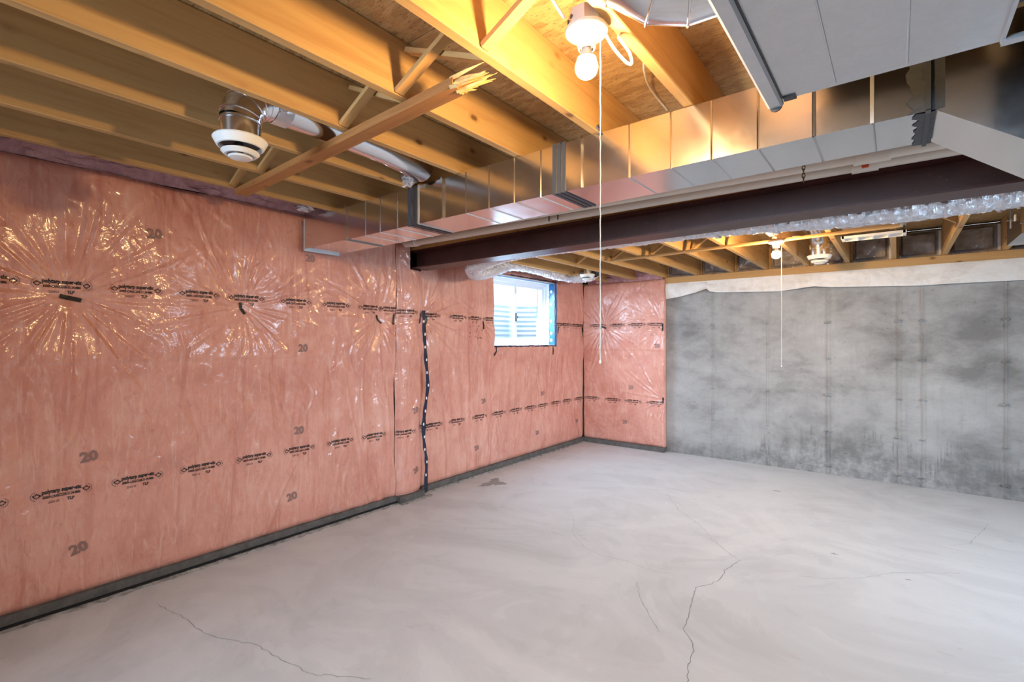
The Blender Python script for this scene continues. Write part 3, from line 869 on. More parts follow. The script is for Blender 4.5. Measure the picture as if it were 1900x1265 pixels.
def tapesurf(u, z, off):
    p = S3(np.clip(u, 3.042, 9), np.clip(z, .062, 3), off); q = p.copy()
    q[:, 0] = np.maximum(p[:, 0], -3.428) + 0.006 * vn(z * 14, z * 0, 4) + 0.004; q[:, 1] = u; q[:, 2] = z; return q


strip_on(B3, tapesurf, tp, lambda t_: .040 + .016 * vn(np.array([t_ * 23]), np.array([.3]), 6)[0] * 2, M['navy'], 'seam_tape', 5, .006, 'navy sheathing tape with white dots down the joint')
for k in range(13):
    zz = 1.60 - k * 0.118; uu = float(np.interp(-zz, [-p[1] for p in tp], [p[0] for p in tp])) + (.006 if k % 2 else -.004)
    an = np.linspace(0, 2 * np.pi, 13)[:-1]; vs = np.vstack([[uu, zz], np.stack([uu + .009 * np.cos(an), zz + .014 * np.sin(an)], -1)])
    P3 = tapesurf(vs[:, 0], vs[:, 1], .006); P3[:, 0] += .0035
    np_mesh('tape_dot', P3, [(0, a + 1, (a + 1) % 12 + 1) for a in range(12)], M['dot'], parent=B3, smooth=False)

# scattered black spatter near the window
sp = random.Random(5)
mb = MB()
for k in range(14):
    y = 3.72 + sp.uniform(0, .22); z_ = 1.42 + sp.uniform(0, .16); p = S3(np.array([y, y + .012, y + .008]), np.array([z_, z_ + .008, z_ + .02]), .003)
    mb = MB(); mb.add([tuple(q) for q in p], [(0, 1, 2)]); mb.build('spatter', M['ink'], B3)

# ------------------------------------------------------------------ plates and gaskets at the foot of the insulated walls
mb = MB(); mb.box((XW, YF, 0), (-3.452, 2.76, 0.062)); bl = struct('baseboard_left', mb, M['conc_dark'], 'dark footing ledge under the near pink wall')
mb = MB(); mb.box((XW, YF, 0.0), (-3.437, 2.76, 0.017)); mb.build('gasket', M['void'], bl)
mb = MB(); mb.box((XW, 2.76, 0), (-3.40, 3.04, 0.055)); mb.box((XW, 3.04, 0), (-3.485, 6.2, 0.06)); struct('trim_2', mb, M['conc_dark'], 'dark footing ledge below pilaster and window wall')
mb = MB(); mb.box((-3.49, 6.09, 0), (-2.33, 6.2, 0.06)); struct('baseboard_back', mb, M['conc_dark'], 'dark ledge under the corner insulation panel')
# ragged mortar line on the floor
for (ya, yb, xc, wd) in ((-1.5, 2.75, -3.42, .030), (2.75, 3.1, -3.37, .03), (3.1, 6.1, -3.468, .022)):
    vs = []; fs = []; q = random.Random(int(ya * 10) + 50); m = int((yb - ya) / .03)
    for i in range(m + 1):
        y = ya + (yb - ya) * i / m
        vs += [(xc - .03, y, .004), (xc, y, .009 + q.uniform(-.003, .004)), (xc + wd * q.uniform(.2, 1.0), y, .0008)]
    for i in range(m):
        for k in range(2): fs.append((i * 3 + k, i * 3 + k + 1, i * 3 + k + 4, i * 3 + k + 3))
    mb = MB(); mb.add(vs, fs); mb.build('mortar_edge', M['mortar'], floor, smooth=True)

# ------------------------------------------------------------------ basement window
win = bpy.data.objects.new('window_1', None); COL.objects.link(win); win.location = (-3.7, 4.75, WZ0); WL['window_1'] = (-3.7, 4.75, WZ0); win['kind'] = 'structure'
win['label'] = 'white sliding basement window with blue taped reveal'


def fr(name, xa, xb, y0, y1, z0, z1, t, mat=M['vinyl'], parent=win):
    mb = MB(); mb.box((xa, y0, z0), (xb, y0 + t, z1)); mb.box((xa, y1 - t, z0), (xb, y1, z1)); mb.box((xa, y0 + t, z0), (xb, y1 - t, z0 + t)); mb.box((xa, y0 + t, z1 - t), (xb, y1 - t, z1))
    return mb.build(name, mat, parent)


f0 = fr('outer_frame', -3.74, -3.63, WY0, WY1, WZ0 + .01, WZ1, .045)
f1 = fr('sash', -3.70, -3.675, WY0 + .045, 4.78, WZ0 + .055, WZ1 - .045, .04)
f2 = fr('sash', -3.672, -3.648, 4.70, WY1 - .045, WZ0 + .055, WZ1 - .045, .04)
for s_, (a, b, xx) in ((f1, (WY0 + .085, 4.74, -3.688)), (f2, (4.74, WY1 - .085, -3.660))):
    mb = MB(); mb.box((xx - .002, a, WZ0 + .095), (xx + .002, b, WZ1 - .085)); mb.build('pane', M['glass'], s_)
mb = MB(); mb.box((-3.648, 4.715, 1.66), (-3.632, 4.728, 1.76)); mb.box((-3.632, 4.712, 1.70), (-3.62, 4.732, 1.72)); mb.build('latch', M['seamdark'], win)
# reveal lining and blue tape
mb = MB(); mb.box((-3.63, WY1 - .012, WZ0), (-3.505, WY1, WZ1)); mb.box((-3.63, WY0, WZ0), (-3.505, WY0 + .012, WZ1)); mb.box((-3.63, WY0, WZ0), (-3.505, WY1, WZ0 + .012)); mb.box((-3.63, WY0, WZ1 - .012), (-3.505, WY1, WZ1))
mb.build('reveal', M['vinyl'], win)
q = random.Random(8)


def wav_tape(path, wdir, wd, nrm, mat, name):
    vs = []; fs = []; P = []
    for a, b in zip(path[:-1], path[1:]):
        a, b = Vector(a), Vector(b); m = max(2, int((b - a).length / .03))
        P += [a + (b - a) * k / m for k in range(m)]
    P.append(Vector(path[-1])); wdir = Vector(wdir); nrm = Vector(nrm)
    for p in P:
        o1 = q.uniform(-.006, .006); o2 = q.uniform(-.006, .006)
        vs += [p + wdir * o1 + nrm * q.uniform(0, .002), p + wdir * (wd * .5) + nrm * q.uniform(.001, .006), p + wdir * (wd + o2) + nrm * q.uniform(0, .002)]
    for i in range(len(P) - 1):
        for k in range(2): fs.append((i * 3 + k, i * 3 + k + 1, i * 3 + k + 4, i * 3 + k + 3))
    mb = MB(); mb.add(vs, fs); return mb.build(name, mat, win, smooth=True)


xs_ = -3.488
wav_tape([(-3.500, WY1 - .014, WZ0), (-3.500, WY1 - .014, WZ1)], (-1, 0, 0), .085, (0, -1, 0), M['blue'], 'blue_tape')
wav_tape([(xs_, WY1 - .01, WZ0 - .01), (xs_, WY1 - .01, WZ1 + .02)], (0, 1, 0), .03, (1, 0, 0), M['blue'], 'blue_tape')
wav_tape([(xs_, WY0, WZ1 + .002), (xs_, WY1 + .02, WZ1 + .002)], (0, 0, 1), .014, (1, 0, 0), M['navy'], 'blue_tape')
wav_tape([(xs_, WY0 - .01, WZ0 - .008), (xs_, WY1, WZ0 - .008)], (0, 0, 1), .014, (1, 0, 0), M['navy'], 'blue_tape')
wav_tape([(-3.500, WY0, WZ1 - .014), (-3.500, WY1, WZ1 - .014)], (-1, 0, 0), .05, (0, 0, -1), M['blue'], 'blue_tape')
for zz in (2.06, 1.90, 1.68, 1.52, 1.43):
    an = np.linspace(0, 2 * np.pi, 11)[:-1]
    vs = [(-3.545 + .020 * math.cos(a), WY1 - .024, zz + .022 * math.sin(a)) for a in an]
    mb = MB(); mb.add(vs, [tuple(range(10))]); mb.build('tape_dot', M['dot'], win)
# corrugated steel well outside
well = MB(); path = [(-3.84, 3.55)]
path += [(-4.25 - .35 * math.sin(a), 3.90 - .35 * math.cos(a)) for a in np.linspace(0, math.pi / 2, 9)]
path += [(-4.60, 4.75)] + [(-4.25 - .35 * math.cos(a), 5.75 + .35 * math.sin(a)) for a in np.linspace(0, math.pi / 2, 9)] + [(-3.84, 6.10)]
zl = np.arange(0.9, 1.955, 0.0175); vs = []; fs = []; m = len(path)
for k, zz in enumerate(zl):
    off = 0.018 * math.sin(zz / 0.07 * 2 * math.pi)
    for i, (a, b) in enumerate(path):
        cx_, cy_ = -4.1, 4.8; d = math.hypot(a - cx_, b - cy_); vs.append((a + (a - cx_) / d * off, b + (b - cy_) / d * off, zz))
for k in range(len(zl) - 1):
    for i in range(m - 1): fs.append((k * m + i, k * m + i + 1, (k + 1) * m + i + 1, (k + 1) * m + i))
well.add(vs, fs); o = well.build('window_well', M['well'], None, smooth=True, sharp=80); tag(o, 'corrugated steel well outside the basement window', 'window well')
mb = MB(); mb.box((-5.2, 3.2, 0.80), (-3.81, 6.5, 0.9)); o = mb.build('gravel_bed', M['mortar'], None); tag(o, 'gravel bed at the bottom of the window well', 'gravel')

# ------------------------------------------------------------------ ceiling joists
ordn = ['first', 'second', 'third', 'fourth', 'fifth', 'sixth', 'seventh', 'eighth', 'ninth', 'tenth', 'eleventh', 'twelfth', 'thirteenth', 'fourteenth', 'fifteenth', 'sixteenth']
ZJ = 2.31; JD = ZC - ZJ
fx = [-3.045, -2.655, -2.240, -1.838, -1.440, -1.018, -0.622, -0.21, 0.20, 0.61, 1.02, 1.43, 1.84, 2.25, 2.66, 3.07]
flab = ['pine joist running along the top of the near pink wall', 'pine joist second out from the near pink wall', 'pine joist just left of the silver elbow diffuser',
        'pine joist just right of the silver elbow diffuser', 'pine joist third left of the near lit bulb', 'bright pine joist immediately left of the near lit bulb',
        'pine joist carrying the porcelain lampholder', 'pine joist hidden above left edge of grey return duct', 'pine joist hidden above right edge of grey return duct']
for i, x_ in enumerate(fx):
    y1 = 3.02
    o = board('ceiling_joist', (x_, YF + .02, ZJ + JD / 2 - .0005), (x_, y1, ZJ + JD / 2 - .0005), .038, JD - .002, M['pine'])
    tag(o, flab[i] if i < len(flab) else 'pine joist %s beyond the grey return duct on the right' % ordn[i - 9], 'joist', 'near ceiling joists')
ZB = 2.23; BD = ZC - ZB
bx = [-3.16, -2.75, -2.34, -1.93, -1.53, -1.165, -0.762, -0.40, -0.022, 0.355, 0.76, 1.17, 1.58, 1.99, 2.40, 2.81, 3.22]
blab = ['far joist closest to the window wall', 'far joist above the corner insulation panel', 'far joist at the right edge of corner insulation panel', 'far joist second right of the pink corner panel',
        'far joist beside the handwriting on the rim', 'far joist two to the left of the far bulb', 'far joist just right of the far lit bulb', 'far joist between round diffuser and white register',
        'far joist right of the white slotted register', 'far joist second right of white slotted register', 'far joist beside the metal duct box at right']
for i, x_ in enumerate(bx):
    o = board('ceiling_joist', (x_, 2.95, ZB + BD / 2), (x_, YB + .05, ZB + BD / 2), .038, BD - .002, M['pine'])
    tag(o, blab[i] if i < len(blab) else 'far joist %s beyond the metal duct box' % ordn[i - 11], 'joist', 'far ceiling joists')
# blocking and wool panels in the far rim
for i in range(len(bx) - 1):
    a, b = bx[i] + .019, bx[i + 1] - .019
    if bx[i] < -2.4: continue
    t_ = empty('rim_panel', (a, YB + .03, ZB), 'grey rim insulation under film, bay %s right of the pink corner' % ordn[max(0, i - 2)], 'insulation', 'rim insulation bays')
    n1, n2 = 22, 16; vs = []; fs = []
    for j in range(n1):
        for k in range(n2):
            uu, ww = j / (n1 - 1), k / (n2 - 1); e = min(uu, 1 - uu, ww, 1 - ww)
            hh = (0.030 if e > .12 else -0.0) + .02 * (fbm(np.array([uu * 5 + i * 9]), np.array([ww * 4]), 3, 3)[0])
            vs.append((a + .004 + (b - a - .008) * uu, YB + .04 - hh * (1 if e > 0.01 else 0), ZB + .01 + (BD - .04) * ww))
    for j in range(n1 - 1):
        for k in range(n2 - 1): fs.append((j * n2 + k, (j + 1) * n2 + k, (j + 1) * n2 + k + 1, j * n2 + k + 1))
    mb = MB(); mb.add(vs, fs); mb.build('wool_panel', M['rim'], t_, smooth=True, sharp=50)
    # pale tape edging
    mb = MB(); mb.box((a + .002, YB + .005, ZB + .01), (a + .02, YB + .03, ZC - .04)); mb.build('edge_strip', M['sill'], t_)
    mb = MB(); mb.box((b - .022, YB + .005, ZB + .01), (b - .002, YB + .03, ZC - .04)); mb.build('edge_strip', M['paper'], t_)
# sill plate
o = board('sill_plate', (-2.33, YB + .02, 2.185), (XR, YB + .02, 2.185), .16, .088, M['sill']); tag(o, 'orange toned sill plate on top of the concrete wall', 'lumber')
o = board('sill_plate', (XW + .05, YB + .02, 2.185), (-2.335, YB + .02, 2.185), .10, .088, M['sill']); tag(o, 'sill plate behind the pink corner panel', 'lumber')
# handwriting on the rim
hv, hf = text_mesh('Mariana', .085, .001)
mb = MB(); mb.add([(-1.46 + p[0] * .72, YB - .002, 2.405 + p[1] - .05 * (p[0])) for p in hv], hf); o = mb.build('handwriting', M['ink'], None); tag(o, 'black handwriting on the rim beside the fifth far joist', 'writing')

# strapping under far joists
o = board('strapping_board', (-2.25, 4.47, ZB - .010), (0.02, 4.33, ZB - .010), .058, .018, M['pine']); tag(o, 'thin strapping board nailed across the far joists', 'lumber')

# diagonal cross bridging between the near joists: board from joist bottom to next joist top
def bridge(xa, xb, y, lab, cnt=True):
    t_ = empty('cross_brace', (xa, y, ZJ), lab, 'brace', 'cross bridging between near joists')
    board('brace_bar', (xa + .021, y, ZJ + .012), (xb - .021, y + .0, ZC - .030), .038, .018, M['brace'], up=(0, 0, 1), parent=t_, bev=.001)
    if cnt: board('brace_bar', (xa + .021, y + .045, ZC - .030), (xb - .021, y + .045, ZJ + .014), .038, .018, M['brace'], parent=t_, bev=.001)


bridge(fx[5], fx[6], 1.135, 'crossed braces nearest the lit bulb', False)
bridge(fx[4], fx[5], 1.145, 'crossed braces one bay left of the lit bulb')
bridge(fx[3], fx[4], 1.175, 'crossed braces right of the silver pipe')
bridge(fx[1], fx[2], 1.215, 'crossed braces behind the silver elbow diffuser')
bridge(fx[0], fx[1], 1.235, 'crossed braces in the bay by the near pink wall')
for i in (1, 2, 3, 4, 8):
    t_ = empty('cross_brace', (bx[i], 4.1, ZB), 'crossed braces in far joist bay number %s from the window' % ordn[i], 'brace', 'far cross bridging')
    board('brace_bar', (bx[i] + .021, 4.62, ZB + .03), (bx[i + 1] - .021, 4.62, ZC - .03), .038, .018, M['brace'], parent=t_, bev=.001)
    board('brace_bar', (bx[i] + .021, 4.66, ZC - .03), (bx[i + 1] - .021, 4.66, ZB + .03), .038, .018, M['brace'], parent=t_, bev=.001)

# broken two-by-four nailed under the near joists
t_ = empty('broken_stud', (-2.0, 1.24, ZJ - .03), 'rough orange stud with a splintered end hung under the near joists', 'lumber')
board('stud', (-3.03, 1.285, ZJ - .018), (-1.17, 1.205, ZJ - .018), .072, .034, M['rough'], parent=t_, bev=.003)
q = random.Random(4); mb = MB()
for k in range(46):
    y0 = 1.205 + q.uniform(-.034, .034); z0 = ZJ - .018 + q.uniform(-.015, .015); L = q.uniform(.03, .15); s_ = q.uniform(.003, .007)
    a = Vector((-1.185, y0, z0)); b = a + Vector((L, q.uniform(-.015, .010) + 0.02 * (L / .15), q.uniform(-.012, .010)))
    mb.tube([a, (a + b) / 2 + Vector((0, q.uniform(-.003, .003), 0)), b], [s_ * 1.6, s_ * 1.2, s_ * .15], 4)
mb.build('splinter', M['splinter'], t_)['kind'] = 'stuff'

# ------------------------------------------------------------------ steel beam
t_ = empty('steel_beam', (-1.4, 2.955, 2.07), 'dark brown steel beam spanning the room', 'beam')
X0, X1 = -3.44, 3.55


def beam_y(x_): return 2.925 - 0.012 * (x_ + 3.4)


mb = MB(); a, b = (X0, beam_y(X0) + .055, 0), (X1, beam_y(X1) + .055, 0)
prof = [(-.075, 2.07), (.10, 2.07), (.10, 2.080), (.010, 2.086), (.010, 2.214), (.10, 2.220), (.10, 2.23), (-.075, 2.23), (-.075, 2.220), (-.004, 2.214), (-.004, 2.086), (-.075, 2.080)]
mb.extr([(p, q_) for p, q_ in prof], a, b, (0, 1, 0), (0, 0, 1)); mb.build('i_section', M['steel'], t_)
mb = MB(); mb.box((X0, 2.90, 2.23), (X1, 3.03, 2.308)); o = mb.build('beam_plate', M['sill'], None); tag(o, 'doubled wood plate on top of the steel beam', 'lumber')

# ------------------------------------------------------------------ main rectangular duct
DZ0, DZ1, DY0, DY1 = 2.09, 2.307, 1.875, 2.16
t_ = empty('rectangular_duct', (-1.6, 2.0, DZ0), 'long galvanized rectangular duct below the near joists', 'duct')
segs = [-3.395, -2.19, -1.19, .085]
for a, b in zip(segs[:-1], segs[1:]):
    xs2 = [a + .001] + [s for s in (-2.864, -2.651, -2.502, -2.337, -1.778, -1.618, -1.456, -1.3, -.86, -.688, -.536, -.38, -.215, -.058) if a + .03 < s < b - .03] + [b - .001]
    vs = []; fs = []; ring = []
    for k, s in enumerate(xs2):
        inner = 0 < k < len(xs2) - 1
        for (xx, d) in (((s, 0),) if not inner else ((s - .0045, 0), (s, -.0035), (s + .0045, 0))):
            base_i = len(vs); ring.append(base_i)
            vs += [(xx, DY0 + d * -1, DZ0 - d * -1), (xx, DY1, DZ0 - d * -1), (xx, DY1, DZ1), (xx, DY0 + d * -1, DZ1)]
    # slight pillow of each pan
    for i in range(len(ring) - 1):
        for k in range(4): fs.append((ring[i] + k, ring[i] + (k + 1) % 4, ring[i + 1] + (k + 1) % 4, ring[i + 1] + k))
    fs += [(0, 1, 2, 3), tuple(ring[-1] + k for k in (3, 2, 1, 0))]
    mb = MB(); mb.add(vs, fs); mb.build('duct_section', M['galv'], t_)


def collar(x_, w_, d, mat, name='drive_cleat', bottom=True, full=True):
    mb = MB(); mb.box((x_ - w_ / 2, DY0 - d, DZ0 - (d if bottom else -0.0)), (x_ + w_ / 2, DY0 + .002, DZ1 + .006))
    if bottom and full: mb.box((x_ - w_ / 2, DY0 + .002, DZ0 - d), (x_ + w_ / 2, DY1, DZ0 + .001))
    return mb.build(name, mat, t_)


collar(-2.864, .018, .007, M['galv']); collar(-1.952, .016, .012, M['galv'], bottom=False); collar(-1.088, .014, .012, M['galv'], bottom=False)
collar(-0.212, .007, .005, M['seamdark'], bottom=False); collar(-.06, .010, .004, M['galv_dull'], bottom=False)
collar(-2.225, .030, .004, M['mastic'], 'mastic_band'); collar(-2.180, .022, .006, M['seamdark'], 'mastic_band'); collar(-2.15, .010, .003, M['galv_dull'])
collar(-2.203, .006, .008, M['galv'])
for xx, w_ in ((-1.225, .018), (-1.20, .02), (-1.175, .016)): collar(xx, w_, .004, M['mastic'], 'mastic_band')
mb = MB(); mb.box((-3.40, DY0 - .004, DZ0 - .014), (-3.39, DY1, DZ1)); mb.box((-3.40, DY0 - .002, DZ0 - .016), (-3.385, DY0 + .004, DZ1)); mb.build('end_cap', M['galv_dull'], t_)
# brushed mastic at the take-off on the right: ragged plate on face and bottom
q = random.Random(9)


def ragged(y0, y1, z0, z1, xa, xb, plane, nm=M['mastic']):
    m = 16; L_ = []; R_ = []
    for k in range(m + 1):
        t = k / m; L_.append((xa + q.uniform(-.010, .010), t)); R_.append((xb + q.uniform(-.012, .012), t))
    vs = []; fs = []
    for (a, t), (b, _) in zip(L_, R_):
        for s_ in (a, (a + b) / 2, b):
            if plane == 'b': vs.append((s_, y0 + (y1 - y0) * t, z0 - .004 + (.002 if s_ != (a + b) / 2 else 0)))
            else: vs.append((s_, y0 - .004 + (.002 if s_ != (a + b) / 2 else 0), z0 + (z1 - z0) * t))
    for i in range(m):
        for k in range(2): fs.append((i * 3 + k, i * 3 + k + 1, (i + 1) * 3 + k + 1, (i + 1) * 3 + k))
    mb = MB(); mb.add(vs, fs); mb.build('mastic_band', nm, t_)


ragged(DY0, DY1 + .01, DZ0, 0, .045, .10, 'b'); ragged(DY0, 0, DZ0, DZ1, .03, .10, 'f')
mb = MB(); mb.box((.066, DY0 - .010, DZ0 - .010), (.078, DY1 + .012, DZ0 + .002)); mb.box((.066, DY0 - .010, DZ0), (.078, DY0, DZ1)); mb.build('drive_cleat', M['mastic'], t_)
# sloping transition
TX, TZ = .75, 1.585
vs = [(.087, DY0, DZ0), (.087, DY1, DZ0), (.087, DY1, DZ1), (.087, DY0, DZ1), (TX, DY0 - .06, TZ), (TX, DY1 + .03, TZ), (TX, DY1 + .03, DZ1), (TX, DY0 - .06, DZ1)]
mb = MB(); mb.add(vs, [(0, 1, 5, 4), (1, 2, 6, 5), (2, 3, 7, 6), (3, 0, 4, 7)])
mb.box((TX, DY0 - .06, 1.3), (TX + .5, DY1 + .03, DZ1))
mb.build('transition', M['galv'], t_)
collar(.10, .02, .002, M['mastic'], 'mastic_band', bottom=False)

# foil wads and clips
def wad(name, c, s, seed, label, mat=None, parent=None):
    q = random.Random(seed); n1, n2 = 14, 9; vs = []; fs = []
    for a in range(n2 + 1):
        for b in range(n1):
            ph = math.pi * a / n2 - math.pi / 2; th = 2 * math.pi * b / n1; r = 1 + q.uniform(-.38, .38)
            vs.append((c[0] + s[0] * r * math.cos(ph) * math.cos(th), c[1] + s[1] * r * math.cos(ph) * math.sin(th), c[2] + s[2] * r * math.sin(ph)))
    for a in range(n2):
        for b in range(n1): fs.append((a * n1 + b, a * n1 + (b + 1) % n1, (a + 1) * n1 + (b + 1) % n1, (a + 1) * n1 + b))
    mb = MB(); mb.add(vs, fs); o = mb.build(name, mat or M['foil'], parent)
    if not parent: tag(o, label, 'foil tape')
    return o


wad('foil_wad', (-2.20, 1.845, 2.345), (.07, .035, .035), 1, 'crumpled foil sealing the round pipe into the rectangular duct')
wad('foil_wad', (-3.24, 1.80, 2.345), (.06, .05, .02), 2, 'crumpled foil strip at the wall end of the duct')
wad('foil_wad', (-.30, 1.90, 2.325), (.06, .015, .012), 3, 'torn bright tape scrap on top of the duct near bulb')

# ------------------------------------------------------------------ round pipe, elbow and diffuser (near, left)
def gored_elbow(mb, c, r, R, a0, a1, e1, e2, n=5):
    """c: centre of bend, path = c + R*(e1 cos a + e2 sin a)"""
    c, e1, e2 = map(Vector, (c, e1, e2)); ring = []
    for k in range(n + 1):
        a = a0 + (a1 - a0) * k / n; ring.append(c + (e1 * math.cos(a) + e2 * math.sin(a)) * R)
    mb.tube(ring, r, 28, caps=False)
    return ring


def bead(path_pt, nrm, r, parent, mat=M['pipe']):
    mb = MB(); nv = Vector(nrm).normalized(); a = Vector((0, 0, 1)) if abs(nv.z) < .9 else Vector((1, 0, 0)); u = nv.cross(a).normalized(); v = nv.cross(u)
    c = Vector(path_pt); P = [c + (u * math.cos(t) + v * math.sin(t)) * r for t in np.linspace(0, 2 * math.pi, 29)]
    mb.tube(P, .0032, 6, caps=False); mb.build('seam_bead', mat, parent, smooth=True)


def diffuser(parent, c, r, mat=M['white']):
    c = Vector(c)
    mb = MB(); mb.lathe([(r * .92, .016), (r * 1.20, .020), (r * 1.25, .014), (r * 1.06, -.014), (r * .99, -.016), (r * .93, -.006), (r * .92, .016)], c, 44); mb.build('outer_ring', mat, parent, smooth=True)
    mb = MB(); mb.lathe([(r * .52, -.020), (r * .62, -.022), (r * .86, -.030), (r * .88, -.034), (r * .72, -.046), (r * .62, -.046), (r * .60, -.040), (r * .52, -.020)], c, 44); mb.build('middle_ring', mat, parent, smooth=True)
    mb = MB(); mb.lathe([(0, -.046), (r * .50, -.047), (r * .56, -.051), (r * .50, -.056), (r * .25, -.060), (0, -.061)], c, 44); mb.build('centre_disc', mat, parent, smooth=True)
    mb = MB(); mb.lathe([(r * .92, .0), (r * .5, .01), (0, .012)], c, 30); mb.build('damper', M['seamdark'], parent, smooth=True)
    mb = MB(); mb.tube([c + Vector((0, 0, -.035)), c + Vector((0, 0, .05))], .012, 8); mb.box((c.x - r * .75, c.y - .004, c.z + .0), (c.x + r * .75, c.y + .004, c.z + .008)); mb.build('stem', M['seamdark'], parent)


t_ = empty('round_duct', (-2.035, .86, 2.2), 'silver round pipe with elbow ending in a white round diffuser, near joists', 'duct')
r = .072; EX, EY = -2.035, .860
mb = MB(); mb.tube([(EX, EY, 2.205), (EX, EY, 2.29)], r, 32, caps=False); mb.build('drop_collar', M['pipe'], t_, smooth=True)
bead((EX, EY, 2.205 + .075), (0, 0, 1), r + .001, t_)
mb = MB(); ring = gored_elbow(mb, (EX, EY + .115, 2.285), r + .002, .115, math.pi, math.pi / 2, (0, 1, 0), (0, 0, 1), 4); mb.build('elbow', M['pipe'], t_, smooth=True, sharp=25)
for k in (1, 2, 3, 4):
    a = math.pi - math.pi / 2 * (k - .5) / 4
    c = Vector((EX, EY + .115, 2.285)) + Vector((0, math.cos(a), math.sin(a))) * .115
    bead(c, (0, -math.sin(a), math.cos(a)), r + .002, t_)
mb = MB(); mb.tube([(EX, EY + .11, 2.40), (EX, EY + .30, 2.398), (EX - .01, 1.55, 2.392), (EX - .04, 1.845, 2.375)], r - .002, 32, caps=False); mb.build('pipe', M['pipe'], t_, smooth=True)
mb = MB(); mb.tube([(EX, EY + .125, 2.40), (EX, EY + .19, 2.399)], [r + .004, r + .003], 28, caps=False, jitter=lambda i, k: random.uniform(-.03, .03)); mb.build('foil_tape', M['foil'], t_)
diffuser(t_, (EX, EY, 2.195), .078)

# ------------------------------------------------------------------ grey return duct above the camera and its elbow
RX0, RX1, RY1, RZ = -.250, .186, 1.538, 2.09
t_ = empty('return_duct', (0, .5, RZ), 'large grey sheet metal return duct overhead at top right', 'duct')
mb = MB(); mb.box((RX0, YF + .3, RZ), (RX1, RY1, 2.306))
mb.build('trunk', M['galv_dull'], t_)
# break lines pressed in the pan
for xx in (-.125, .02):
    mb = MB(); mb.tube([(xx, YF + .35, RZ), (xx, RY1 - .02, RZ)], .0022, 6); mb.build('break_line', M['galv_dull'], t_)
mb = MB(); mb.extr([(-.041, .004), (-.040, -.006), (-.033, -.012), (-.006, -.012), (0, -.006), (0, .002)], (RX0, YF + .3, RZ), (RX0, RY1 + .015, RZ), (1, 0, 0), (0, 0, 1)); mb.box((RX0 - .041, YF + .3, RZ), (RX0 - .036, RY1, RZ + .02)); mb.build('edge_cleat', M['white'] if False else M['galv_dull'], t_)
mb = MB(); mb.tube([(RX0 - .020, RY1 + .014, RZ - .004), (RX0 - .020, RY1 + .020, RZ - .004)], .017, 14); mb.build('cleat_tip', M['seamdark'], t_)
mb = MB(); mb.box((RX0 + .0005, YF + .3, RZ - .004), (RX0 + .0035, RY1 - .02, RZ + .001)); mb.box((RX0 + .004, RY1 - .022, RZ - .005), (RX0 + .034, RY1 + .004, RZ + .001)); mb.build('cleat_gap', M['seamdark'], t_)
mb = MB(); mb.box((RX1 - .006, YF + .3, RZ - .010), (RX1 + .001, RY1 - .01, RZ + .012)); mb.box((RX1 - .004, RY1 - .030, RZ - .014), (RX1 + .06, RY1 - .004, RZ - .004)); mb.build('edge_flange', M['galv_dull'], t_)
mb = MB(); mb.box((RX1 + .002, YF + .3, RZ + .05), (1.1, RY1 - .05, 2.306)); mb.build('dark_void_box', M['seamdark'], t_)  # added dark box standing in for the unlit ceiling void

t_ = empty('round_elbow', (-.36, 1.05, 2.2), 'shiny gored round elbow joining the left side of the grey return duct', 'duct')
R_ = .088; C0 = Vector((-.30, .93, 2.255))
ctr = [Vector((-.245, 1.065, 2.200)), Vector((-.29, 1.065, 2.195)), Vector((-.345, 1.050, 2.190)), Vector((-.40, 1.022, 2.198)), Vector((-.445, .985, 2.225)), Vector((-.475, .945, 2.28))]
mb = MB(); mb.tube([tuple(p) for p in ctr], [R_ * .95, R_ * 1.0, R_ * 1.02, R_ * 1.0, R_ * .98, R_ * .95], 36, caps=False); mb.build('elbow', M['pipe'], t_, smooth=True, sharp=22)
for i in (1, 2, 3, 4):
    bead(ctr[i], (ctr[min(i + 1, 5)] - ctr[i - 1]), R_ * 1.02, t_)
wad('foil_wrap', (-.455, .90, 2.20), (.03, .03, .03), 6, '', parent=t_)

# ------------------------------------------------------------------ PVC drain pipes between duct and beam
t_ = empty('drain_pipe', (-1.4, 2.80, 2.2), 'off-white plastic drain pipe hugging the steel beam', 'pipe')
mb = MB(); mb.tube([(-3.30, 2.775, 2.262), (0.9, 2.775, 2.228)], .033, 20); mb.build('pipe', M['pvc'], t_, smooth=True)
mb = MB(); mb.tube([(-.165, 2.775, 2.237), (-.065, 2.775, 2.236)], .040, 20); mb.build('coupling', M['pvc'], t_, smooth=True)
mb = MB(); mb.box((-.125, 2.728, 2.205), (-.100, 2.740, 2.228)); mb.build('tag', M['orange'], t_)
mb = MB(); mb.tube([(-3.36, 2.79, 2.275), (-3.20, 2.775, 2.261)], .040, 18); mb.build('coupling', M['pvc'], t_, smooth=True)
t_ = empty('drain_pipe', (-.8, 2.65, 2.22), 'second off-white plastic pipe tucked behind the rectangular duct', 'pipe')
mb = MB(); mb.tube([(-2.2, 2.64, 2.270), (0.9, 2.64, 2.222)], .036, 20); mb.build('pipe', M['pvc'], t_, smooth=True)
mb = MB(); mb.tube([(-.15, 2.64, 2.238), (-.02, 2.64, 2.236)], .044, 20); mb.build('coupling', M['pvc'], t_, smooth=True)
